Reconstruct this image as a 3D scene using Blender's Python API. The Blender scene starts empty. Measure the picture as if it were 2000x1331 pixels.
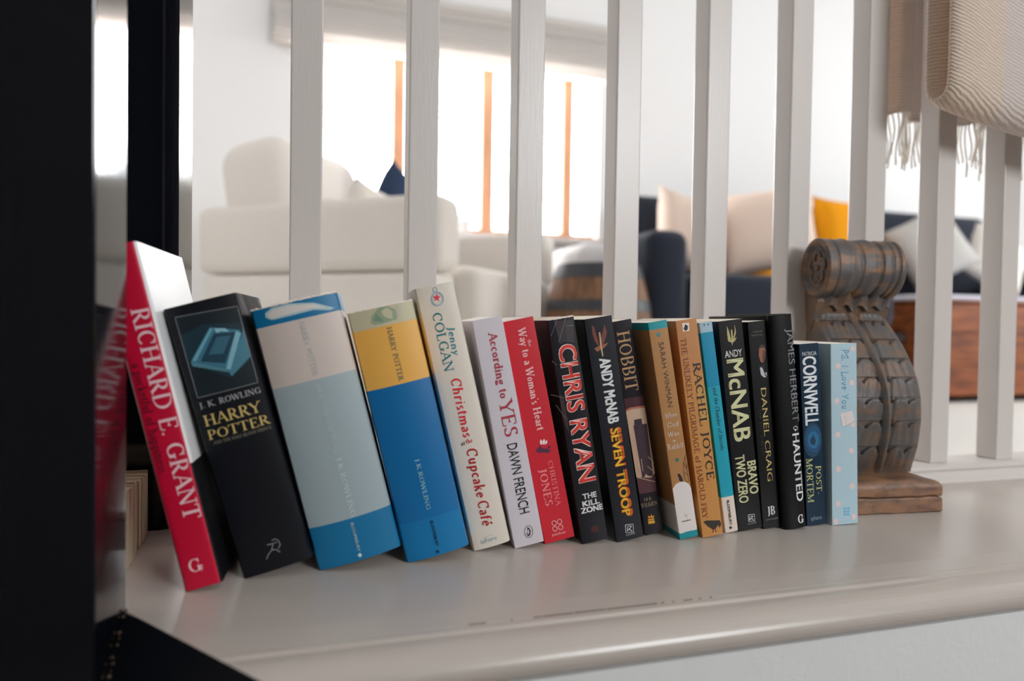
import bpy, bmesh, math, random
from mathutils import Vector, Matrix, Euler
random.seed(7)
sc = bpy.context.scene
C = sc.collection
R = math.radians
# ------------------------------------------------------------------ camera
cam_d = bpy.data.cameras.new('camera'); cam = bpy.data.objects.new('camera', cam_d); C.objects.link(cam)
YAW, PITCH, ROLL = .2926, .0227, .0151
cam.location = (0, -.6909, .1922)
_f0 = Vector((math.sin(YAW), math.cos(YAW), 0)); _r0 = Vector((math.cos(YAW), -math.sin(YAW), 0)); _u0 = Vector((0, 0, 1))
_f = _f0*math.cos(PITCH) - _u0*math.sin(PITCH); _u = _u0*math.cos(PITCH) + _f0*math.sin(PITCH)
_r = _r0*math.cos(ROLL) + _u*math.sin(ROLL); _u = _u*math.cos(ROLL) - _r0*math.sin(ROLL)
cam.rotation_euler = Matrix((_r, _u, -_f)).transposed().to_euler()
cam_d.sensor_width = 36; cam_d.lens = 1349.5/2000*36
cam_d.clip_start = .02; cam_d.clip_end = 60
cam_d.dof.use_dof = True; cam_d.dof.focus_distance = .64; cam_d.dof.aperture_fstop = 3.1
sc.camera = cam
# ------------------------------------------------------------------ sky and light
w = bpy.data.worlds.new('sky'); sc.world = w; w.use_nodes = True
w.node_tree.nodes['Background'].inputs[0].default_value = (.97, .985, 1, 1)
w.node_tree.nodes['Background'].inputs[1].default_value = 17.5
def area(name, loc, rot, sx, sy, power, col=(1, 1, 1), portal=False):
    d = bpy.data.lights.new(name, 'AREA'); d.shape = 'RECTANGLE'; d.size = sx; d.size_y = sy; d.energy = power; d.color = col
    if portal: d.cycles.is_portal = True
    o = bpy.data.objects.new(name, d); C.objects.link(o); o.location = loc; o.rotation_euler = rot
    return o
area('window_portal', (.75, 2.9, 1.05), (R(-90), 0, 0), 1.5, .9, 1, portal=True)
area('side_fill_portal', (5.1, .8, 1.2), (R(-90), 0, R(-90)), 1.05, 1.15, 1, portal=True)  # for an added window out of view, giving light from the right
area('stair_fill_portal', (1.75, -3.1, 1.35), (R(90), 0, 0), 1.35, 1.05, 1, portal=True)  # for a window added behind the camera as soft front fill
sc.view_settings.view_transform = 'Standard'; sc.view_settings.look = 'None'
sc.view_settings.gamma = 1; sc.view_settings.use_curve_mapping = False
sc.view_settings.exposure = 0.22
sc.cycles.use_denoising = True
sc.cycles.max_bounces = 10; sc.cycles.diffuse_bounces = 6
sc.cycles.caustics_reflective = False; sc.cycles.caustics_refractive = False
sc.cycles.sample_clamp_indirect = 6

# ------------------------------------------------------------------ materials
def lin(c): 
    return tuple((v/255/12.92 if v <= 10 else ((v/255+.055)/1.055)**2.4) for v in c)
MATS = {}
def mat(name, col, rough=.6, spec=.5, bump=0, bscale=200, var=0, vscale=20, col2=None, sheen=0, coat=0, metal=0, stretch=(1, 1, 1), detail=3, raw=False):
    if name in MATS: return MATS[name]
    m = bpy.data.materials.new(name); m.use_nodes = True
    nt = m.node_tree; b = nt.nodes['Principled BSDF']
    c = col if raw else lin(col)
    b.inputs['Base Color'].default_value = (*c, 1); b.inputs['Roughness'].default_value = rough
    b.inputs['Specular IOR Level'].default_value = spec; b.inputs['Metallic'].default_value = metal
    if sheen: b.inputs['Sheen Weight'].default_value = sheen
    if coat: b.inputs['Coat Weight'].default_value = coat; b.inputs['Coat Roughness'].default_value = .08
    if bump or var:
        tc = nt.nodes.new('ShaderNodeTexCoord'); mp = nt.nodes.new('ShaderNodeMapping')
        mp.inputs['Scale'].default_value = stretch; nt.links.new(tc.outputs['Object'], mp.inputs[0])
    if bump:
        n = nt.nodes.new('ShaderNodeTexNoise'); n.inputs['Scale'].default_value = bscale; n.inputs['Detail'].default_value = detail
        bp = nt.nodes.new('ShaderNodeBump'); bp.inputs['Strength'].default_value = 1; bp.inputs['Distance'].default_value = bump
        nt.links.new(mp.outputs[0], n.inputs['Vector']); nt.links.new(n.outputs[0], bp.inputs['Height']); nt.links.new(bp.outputs[0], b.inputs['Normal'])
    if var:
        n = nt.nodes.new('ShaderNodeTexNoise'); n.inputs['Scale'].default_value = vscale; n.inputs['Detail'].default_value = 5
        rp = nt.nodes.new('ShaderNodeValToRGB'); rp.color_ramp.elements[0].position = .35; rp.color_ramp.elements[1].position = .65
        c2 = (lin(col2) if not raw else col2) if col2 else tuple(v*(1-var) for v in c)
        rp.color_ramp.elements[0].color = (*c2, 1); rp.color_ramp.elements[1].color = (*c, 1)
        nt.links.new(mp.outputs[0], n.inputs['Vector']); nt.links.new(n.outputs[0], rp.inputs[0]); nt.links.new(rp.outputs[0], b.inputs['Base Color'])
    MATS[name] = m
    return m
def ink(col):
    return mat('ink_%d_%d_%d' % tuple(col), col, .5, .4)

# ------------------------------------------------------------------ builders
def obj(name, me, m=None, parent=None, loc=None, rot=None):
    o = bpy.data.objects.new(name, me); C.objects.link(o)
    if m:
        for x in (m if isinstance(m, (list, tuple)) else [m]): me.materials.append(x)
    if parent: o.parent = parent
    if loc: o.location = loc
    if rot: o.rotation_euler = rot
    return o
def from_bm(name, bm, m=None, parent=None, smooth=False, **k):
    bmesh.ops.recalc_face_normals(bm, faces=bm.faces)
    me = bpy.data.meshes.new(name); bm.to_mesh(me); bm.free()
    if smooth:
        for p in me.polygons: p.use_smooth = True
        if smooth != 'all': me.set_sharp_from_angle(angle=R(38))
    return obj(name, me, m, parent, **k)
def thing(name, label, cat, loc=(0, 0, 0), rot=(0, 0, 0), group=None):
    o = bpy.data.objects.new(name, None); C.objects.link(o); o.location = loc; o.rotation_euler = rot
    o.empty_display_size = .02
    return tag(o, label, cat, group)
def tag(o, label, cat, group=None):
    o['label'] = label; o['category'] = cat
    if group: o['group'] = group
    return o
def struct(o): o['kind'] = 'structure'; return o
def bx(bm, x0, x1, y0, y1, z0, z1, bev=0, seg=2):
    r = bmesh.ops.create_cube(bm, size=1)
    for v in r['verts']: v.co = Vector(((x0+x1)/2+v.co.x*(x1-x0), (y0+y1)/2+v.co.y*(y1-y0), (z0+z1)/2+v.co.z*(z1-z0)))
    if bev:
        es = list({e for v in r['verts'] for e in v.link_edges})
        bmesh.ops.bevel(bm, geom=es, offset=bev, segments=seg, profile=.5, affect='EDGES')
    return bm
def box(name, x0, x1, y0, y1, z0, z1, m, parent=None, bev=0, seg=2, **k):
    return from_bm(name, bx(bmesh.new(), x0, x1, y0, y1, z0, z1, bev, seg), m, parent, smooth=bev > .012, **k)
def extrude_x(prof, x0, x1, closed=True, nx=1):
    bm = bmesh.new(); rows = []
    for i in range(nx+1):
        X = x0+(x1-x0)*i/nx; rows.append([bm.verts.new((X, y, z)) for y, z in prof])
    n = len(prof)
    for a, b in zip(rows, rows[1:]):
        for i in range(n if closed else n-1): bm.faces.new((a[i], a[(i+1) % n], b[(i+1) % n], b[i]))
    if closed: bm.faces.new(rows[0]); bm.faces.new(rows[-1][::-1])
    return bm
def prism_z(pts, z0, z1):
    bm = bmesh.new(); a = [bm.verts.new((x, y, z0)) for x, y in pts]; b = [bm.verts.new((x, y, z1)) for x, y in pts]
    n = len(pts)
    for i in range(n): bm.faces.new((a[i], a[(i+1) % n], b[(i+1) % n], b[i]))
    bm.faces.new(a); bm.faces.new(b[::-1]); return bm
def lathe(prof, n=28):
    bm = bmesh.new(); rows = [[bm.verts.new((r*math.cos(2*math.pi*i/n), r*math.sin(2*math.pi*i/n), z)) for i in range(n)] for r, z in prof]
    for a, b in zip(rows, rows[1:]):
        for i in range(n): bm.faces.new((a[i], a[(i+1) % n], b[(i+1) % n], b[i]))
    bm.faces.new(rows[0]); bm.faces.new(rows[-1]); return bm
def cushion(w, h, t, n=14, pinch=.12):
    """a stuffed square cushion standing in xz, thickness along y"""
    bm = bmesh.new()
    for s in (1, -1):
        g = []
        for i in range(n+1):
            row = []
            for j in range(n+1):
                a, b = 2*i/n-1, 2*j/n-1
                k = ((1-a**4)*(1-b**4))
                x = a*w/2*(1-pinch*(1-abs(a)**2)*0-pinch*(1-b*b)*abs(a)*.6); z = b*h/2*(1-pinch*(1-a*a)*abs(b)*.6)
                row.append(bm.verts.new((x, s*t/2*max(k, 0)**.6, z)))
            g.append(row)
        for i in range(n):
            for j in range(n): bm.faces.new((g[i][j], g[i+1][j], g[i+1][j+1], g[i][j+1]))
    bmesh.ops.remove_doubles(bm, verts=bm.verts, dist=1e-5)
    return bm
def tube(bm, pts, r, n=6):
    rows = []
    for i, p in enumerate(pts):
        a = Vector(pts[max(i-1, 0)]); b = Vector(pts[min(i+1, len(pts)-1)]); t = (b-a).normalized()
        s = t.orthogonal().normalized(); q = t.cross(s); rr = r[i] if isinstance(r, (list, tuple)) else r
        rows.append([bm.verts.new(Vector(p)+rr*(s*math.cos(2*math.pi*k/n)+q*math.sin(2*math.pi*k/n))) for k in range(n)])
    for a, b in zip(rows, rows[1:]):
        # align rings
        d = min(range(n), key=lambda k: (b[k].co-a[0].co).length); b[:] = b[d:]+b[:d]
        for k in range(n): bm.faces.new((a[k], a[(k+1) % n], b[(k+1) % n], b[k]))
    bm.faces.new(rows[0]); bm.faces.new(rows[-1]); return bm

# ------------------------------------------------------------------ paints and stuffs
spindle_paint = mat('spindle_paint', (205, 199, 195), .32, .5, bump=.00012, bscale=60, stretch=(6, 6, .6))
ledge_paint = mat('ledge_paint', (188, 180, 172), .27, .5, bump=.00006, bscale=90)
wall_paint = mat('wall_paint', (236, 236, 236), .7, .3)
grey_wall = mat('stair_wall_paint', (222, 224, 225), .6, .3, bump=.0004, bscale=160)
dim_wall = mat('stair_far_wall_paint', (132, 125, 117), .8, .2)
black_gloss = mat('black_gloss_paint', (12, 14, 20), .1, .45, bump=.00006, bscale=40, stretch=(6, 9, .5), detail=5)
black_satin = mat('black_satin_paint', (16, 18, 24), .28, .5, bump=.0002, bscale=120)
floor_m = mat('cream_carpet', (225, 222, 216), .95, .1, bump=.002, bscale=120)
white_sofa = mat('white_sofa_cloth', (228, 222, 214), .9, .15, bump=.0006, bscale=400, sheen=.2)
navy = mat('navy_sofa_cloth', (42, 47, 58), .95, .1, bump=.0008, bscale=350, sheen=.15)
cream_cloth = mat('cream_cushion_cloth', (226, 205, 190), .9, .15)
grey_cloth = mat('grey_cushion_cloth', (190, 188, 184), .9, .15)
mustard = mat('mustard_cushion_cloth', (226, 150, 22), .9, .15)
blue_cloth = mat('slate_blue_cushion_cloth', (52, 66, 92), .9, .15)
orange_wood = mat('orange_window_wood', (238, 176, 136), .5, .4, var=.3, vscale=8, stretch=(8, 8, .6))
trunk_wood = mat('trunk_wood', (158, 88, 46), .55, .4, var=1, col2=(96, 48, 26), vscale=6, stretch=(.8, 3, 9))
barrel_wood = mat('barrel_wood', (150, 112, 84), .6, .3, var=1, col2=(104, 76, 58), vscale=8, stretch=(8, 8, .7))
iron = mat('dark_iron', (58, 60, 66), .5, .5)
blind_m = mat('blind_linen', (230, 226, 222), .9, .1)
def translucent(m, k):
    nt = m.node_tree; b = nt.nodes['Principled BSDF']; o = nt.nodes['Material Output']
    t = nt.nodes.new('ShaderNodeBsdfTranslucent'); x = nt.nodes.new('ShaderNodeMixShader'); x.inputs[0].default_value = k
    t.inputs[0].default_value = b.inputs['Base Color'].default_value
    if b.inputs['Base Color'].links: nt.links.new(b.inputs['Base Color'].links[0].from_socket, t.inputs[0])
    nt.links.new(b.outputs[0], x.inputs[1]); nt.links.new(t.outputs[0], x.inputs[2]); nt.links.new(x.outputs[0], o.inputs[0])
translucent(blind_m, .45)
leaf_m = mat('leaf_green', (96, 130, 80), .7, .3)
page_m = mat('page_paper', (236, 230, 218), .9, .1)
def lined(m, axis_scale, dist=.0002):
    nt = m.node_tree; b = nt.nodes['Principled BSDF']
    tc = nt.nodes.new('ShaderNodeTexCoord'); mp = nt.nodes.new('ShaderNodeMapping'); mp.inputs['Scale'].default_value = axis_scale
    n = nt.nodes.new('ShaderNodeTexNoise'); n.inputs['Scale'].default_value = 1; n.inputs['Detail'].default_value = 2
    bp = nt.nodes.new('ShaderNodeBump'); bp.inputs['Distance'].default_value = dist
    nt.links.new(tc.outputs['Object'], mp.inputs[0]); nt.links.new(mp.outputs[0], n.inputs['Vector'])
    nt.links.new(n.outputs[0], bp.inputs['Height']); nt.links.new(bp.outputs[0], b.inputs['Normal'])
lined(page_m, (3500, 8, 8))

# ------------------------------------------------------------------ the setting
WY = 2.71                                   # the window wall
FZ = -.11                                   # living room floor
def wall(name, x0, x1, y0, y1, z0, z1, m=wall_paint): return struct(box(name, x0, x1, y0, y1, z0, z1, m))
struct(box('floor', -1.1, 4.95, .075, WY, FZ-.1, FZ, floor_m))
struct(box('ceiling', -1.1, 4.95, -2.95, WY+.15, 2.3, 2.4, wall_paint))
WX0, WX1, WZ0, WZ1 = .02, 1.49, .64, 1.55   # window opening
def holed_wall(name, ax, a0, a1, b0, b1, z0, z1, ha, hb, hz0, hz1, m=wall_paint):
    """a wall box with one rectangular opening; ax 'x': runs along x, thickness b0..b1 in y"""
    bm = bmesh.new()
    for (p, q, r, s) in ((a0, ha, z0, z1), (hb, a1, z0, z1), (ha, hb, z0, hz0), (ha, hb, hz1, z1)):
        if ax == 'x': bx(bm, p, q, b0, b1, r, s)
        else: bx(bm, b0, b1, p, q, r, s)
    return struct(from_bm(name, bm, m))
holed_wall('wall_back', 'x', -1.1, 4.95, WY, WY+.16, FZ-.1, 2.3, WX0, WX1, WZ0, WZ1)
holed_wall('wall_right', 'y', -2.95, WY+.16, 4.95, 5.07, -1.2, 2.3, .3, 1.3, .65, 1.75)  # unseen opening, added to let light in from the right
wall('wall_left', -1.2, -1.1, .07, WY+.16, -1.2, 2.3)
wall('wall_landing_left', -1.2, -1.1, -2.95, .07, -1.2, 2.3, dim_wall)
holed_wall('wall_stair', 'x', -1.1, 4.95, -3.07, -2.95, -1.2, 2.3, 1.1, 2.4, .85, 1.85, m=dim_wall)  # opening added behind the camera to admit front fill light
struct(box('floor_stair', -1.1, 4.95, -2.95, -.28, -1.3, -1.2, mat('stair_carpet', (150, 140, 130), .95, .1)))

struct(box('baseboard_back', -1.1, 4.95, WY-.018, WY, FZ, FZ+.12, spindle_paint, bev=.004))
# ledge with its moulded nosing
prof = [(.074, -.024), (.074, 0), (-.240, 0), (-.2621, -.0012), (-.2625, -.0024), (-.2629, -.0012), (-.2685, -.0014), (-.2692, -.0036), (-.2764, -.0036), (-.2771, -.0012),
        (-.2806, -.0012), (-.2842, -.0017), (-.2878, -.0026), (-.2910, -.0038), (-.2938, -.0053), (-.2962, -.0072), (-.2980, -.0093), (-.2992, -.0116), (-.2998, -.014), (-.2998, -.0165), (-.2990, -.0192), (-.2975, -.0215), (-.29, -.024)]
cutA, cutB = Vector((-.1118, -.188, 0)), Vector((-.0214, -.31, 0)); cutn = Vector((cutB.y-cutA.y, -(cutB.x-cutA.x), 0)).normalized()   # points to the left-front
def cut(bm):
    bmesh.ops.bisect_plane(bm, geom=bm.verts[:]+bm.edges[:]+bm.faces[:], plane_co=cutA, plane_no=cutn, clear_outer=True)
    bmesh.ops.holes_fill(bm, edges=[e for e in bm.edges if e.is_boundary]); return bm
ledge = struct(from_bm('trim_1', cut(extrude_x(prof, -.1118, 4.95)), ledge_paint, smooth=False))
struct(box('trim_3', -1.1, -.1119, -.1805, .074, -.024, 0, ledge_paint))
struct(from_bm('wall_front', cut(bx(bmesh.new(), -.1118, 4.95, -.2965, .07, -1.2, -.0245)), grey_wall))
wall('wall_landing', -1.1, -.1119, -.1805, .07, -1.2, -.0245, grey_wall)
crackm = mat('crack_dark', (38, 32, 28), .9, .1)
for a, b in ((.103, .1145), (.131, .1325), (.147, .152), (.153, .175), (.176, .199), (.2, .218), (.2185, .238), (.241, .2435), (.25, .2515), (.259, .266), (.271, .273), (.28, .282)):
    box('paint_crack', a, b, -.2628, -.2620, -.0025, -.00105, crackm, ledge)

# ------------------------------------------------------------------ window with its frame and blind
wf = struct(bpy.data.objects.new('window_1', None)); C.objects.link(wf)
fy0, fy1 = WY+.07, WY+.13
for a, b in ((WX0, WX0+.05), (.41, .475), (.865, .935), (1.31, 1.375)): box('window_post', a, b, fy0, fy1, WZ0+.03, WZ1, orange_wood, wf, bev=.006)
box('window_bottom_rail', WX0, WX1, fy0+.002, fy1-.002, WZ0, WZ0+.045, orange_wood, wf, bev=.006)
box('window_top_rail', WX0, WX1, fy0+.002, fy1-.002, WZ1-.05, WZ1, orange_wood, wf, bev=.006)
box('window_handle', .935, .975, fy0-.02, fy0+.01, .86, .875, mat('chrome', (200, 200, 205), .2, .5, metal=1), wf, bev=.004)
glass = bpy.data.materials.new('window_glass'); glass.use_nodes = True
_nt = glass.node_tree; _b = _nt.nodes['Principled BSDF']; _o = _nt.nodes['Material Output']
_t = _nt.nodes.new('ShaderNodeBsdfTransparent'); _g = _nt.nodes.new('ShaderNodeBsdfGlossy'); _g.inputs['Roughness'].default_value = .01
_mx = _nt.nodes.new('ShaderNodeMixShader'); _mx.inputs[0].default_value = .06
_nt.links.new(_t.outputs[0], _mx.inputs[1]); _nt.links.new(_g.outputs[0], _mx.inputs[2]); _nt.links.new(_mx.outputs[0], _o.inputs[0])
for a, b in ((WX0+.05, .41), (.475, .865), (.935, 1.31), (1.375, WX1)): box('pane', a, b, WY+.098, WY+.102, WZ0+.045, WZ1-.05, glass, wf)
sill = struct(box('trim_2', WX0-.06, WX1+.06, WY-.1, WY+.07, WZ0-.03, WZ0, spindle_paint, bev=.006))
# two unseen windows, added to bring in side and front fill light; frames only
for nm, pts in (('fill_window_side', [(4.97, 5.03, .3, .35, .65, 1.75), (4.97, 5.03, 1.25, 1.3, .65, 1.75)]), ('fill_window_stair', [(1.1, 1.15, -3.05, -2.99, .85, 1.85), (2.35, 2.4, -3.05, -2.99, .85, 1.85)])):
    e = struct(bpy.data.objects.new(nm, None)); C.objects.link(e)
    for p in pts: box('window_post', *p, spindle_paint, e)
blind = thing('roman_blind', 'grey linen roman blind gathered in folds above the bright window', 'blind', (.70, WY-.03, 1.46))
bm = bmesh.new()
for k in range(5):
    z0 = .0+k*.042; th = .035+.012*(4-k)*.6
    f = extrude_x([(-th, z0), (-th-.012, z0+.03), (-th+.004, z0+.075), (.0, z0+.08), (.0, z0+.004)], -.84, .82)
    from_bm('blind_fold', f, blind_m, blind, smooth=True)
bm.free()
from_bm('blind_headrail', bx(bmesh.new(), -.84, .82, -.075, .0, .235, .275, .004), blind_m, blind, smooth=True)
from_bm('blind_top_panel', bx(bmesh.new(), -.84, .82, -.06, -.004, .2, .24, .006), blind_m, blind, smooth=True)

# ------------------------------------------------------------------ balustrade
bal = thing('balustrade', 'white-painted balustrade of square spindles standing along the back of the ledge', 'balustrade')
rail_prof = [(.045, 0), (.045, .021), (.004, .0222), (-.004, .0222), (-.009, .0205), (-.011, .016), (-.009, .0125), (-.0125, .010), (-.0145, .004), (-.0175, 0)]
from_bm('base_rail', extrude_x(rail_prof, -.109, 1.9), spindle_paint, bal, smooth=True)
s0, pitch, sw = -.0140, .1122, .0297
sp = bx(bmesh.new(), 0, sw, 0, sw, .022, .805, .0016, 2)
me = None
for i in range(0, 17):
    if me is None:
        o = from_bm('spindle', sp, spindle_paint, bal); me = o.data
    else:
        o = bpy.data.objects.new('spindle', me); C.objects.link(o); o.parent = bal
    o.location = (s0+i*pitch, 0, 0)
from_bm('handrail', bx(bmesh.new(), -.109, 1.9, -.018, .048, .805, .85, .01, 3), spindle_paint, bal, smooth=True)
# newel posts
n1 = from_bm('newel_post', bx(bmesh.new(), -.215, -.112, -.2525, -.181, -1.19, 1.05, .0012, 2), black_gloss)
tag(n1, 'glossy black square newel post at the left edge, nearest the camera', 'post')
n2 = from_bm('newel_post', prism_z([(-.2, 0), (-.1235, 0), (-.1215, .0025), (-.1102, .0035), (-.1102, .0805), (-.2, .0805)], .0, 1.05), black_gloss)
tag(n2, 'slim black newel post behind the red book where the spindles start', 'post')
# black sloping stair string in front of the ledge
A = Vector((-.1118, -.188, .0008)); Cc = Vector((-.0214, -.31, .0035)); d = Cc-A
B = Vector((-.1118, -.2296, -.0251))-A
A2 = A+d*2.6
bm = bmesh.new()
q = [A, A2, A2+B*6, A+B*6]
nrm = d.cross(B).normalized()
if nrm.y > 0: nrm = -nrm
back = -nrm*.012
v = [bm.verts.new(p) for p in q]+[bm.verts.new(p+back) for p in q]
for f in ((0, 1, 2, 3), (7, 6, 5, 4), (0, 4, 5, 1), (1, 5, 6, 2), (2, 6, 7, 3), (3, 7, 4, 0)): bm.faces.new([v[i] for i in f])
bmesh.ops.bevel(bm, geom=list(bm.edges), offset=.0008, segments=2, affect='EDGES')
string = from_bm('stair_string', bm, black_satin)
tag(string, 'black board sloping down across the left end of the ledge, chipped along its edge', 'board')
bm = bmesh.new(); random.seed(3)
for k in range(26):
    t = k/25*2.2; p = A+B*t+Vector((.0012, -.0006, .0003)); s = random.uniform(.0006, .0016)*(1.5 if t < .25 else 1)
    bmesh.ops.create_icosphere(bm, subdivisions=1, radius=s, matrix=Matrix.Translation(p+Vector((random.uniform(-.0008, .001), 0, random.uniform(-.001, .001)))))
o = from_bm('chipped_edge', bm, mat('bare_chip', (120, 100, 82), .9, .1, var=1, col2=(40, 36, 34), vscale=300), string); o['label'] = 'chipped bare edge'
# book: x, y, turn, lean, width, height (m, radians)
FRAME = {
  'grant': (-0.0791, -0.1628, -0.0785, 0.2341, 0.0256, 0.2465),
  'hbp': (-0.0417, -0.1466, -0.0766, 0.2738, 0.051, 0.2067),
  'ootp': (0.0122, -0.1423, -0.0774, 0.2511, 0.0647, 0.2057),
  'poa': (0.0802, -0.1414, -0.0781, 0.2383, 0.0518, 0.2043),
  'colgan': (0.1384, -0.1269, -0.0777, 0.2324, 0.033, 0.2262),
  'yes': (0.1747, -0.1289, -0.0778, 0.2029, 0.0262, 0.1987),
  'heart': (0.2038, -0.1239, -0.0782, 0.2088, 0.0278, 0.1984),
  'ryan': (0.2357, -0.1322, -0.0778, 0.1781, 0.0242, 0.1994),
  'seven': (0.2675, -0.1347, -0.0778, 0.1703, 0.0257, 0.2005),
  'hobbit': (0.3018, -0.1227, -0.0779, 0.1845, 0.0193, 0.1991),
  'rabbit': (0.3266, -0.1417, -0.0782, 0.1779, 0.0184, 0.1987),
  'fry': (0.3498, -0.1421, -0.0784, 0.1568, 0.0208, 0.2),
  'cos': (0.3793, -0.134, -0.0776, 0.1594, 0.0133, 0.1988),
  'bravo': (0.3942, -0.1331, -0.0782, 0.1318, 0.0249, 0.1996),
  'craig': (0.4225, -0.1315, -0.0784, 0.1088, 0.0187, 0.1991),
  'herbert': (0.4409, -0.1382, -0.0786, 0.1035, 0.0245, 0.2054),
  'cornwell': (0.471, -0.1338, -0.0785, 0.0782, 0.0214, 0.178),
  'psily': (0.4974, -0.1374, -0.0781, 0.039, 0.0293, 0.1782),
}
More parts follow.
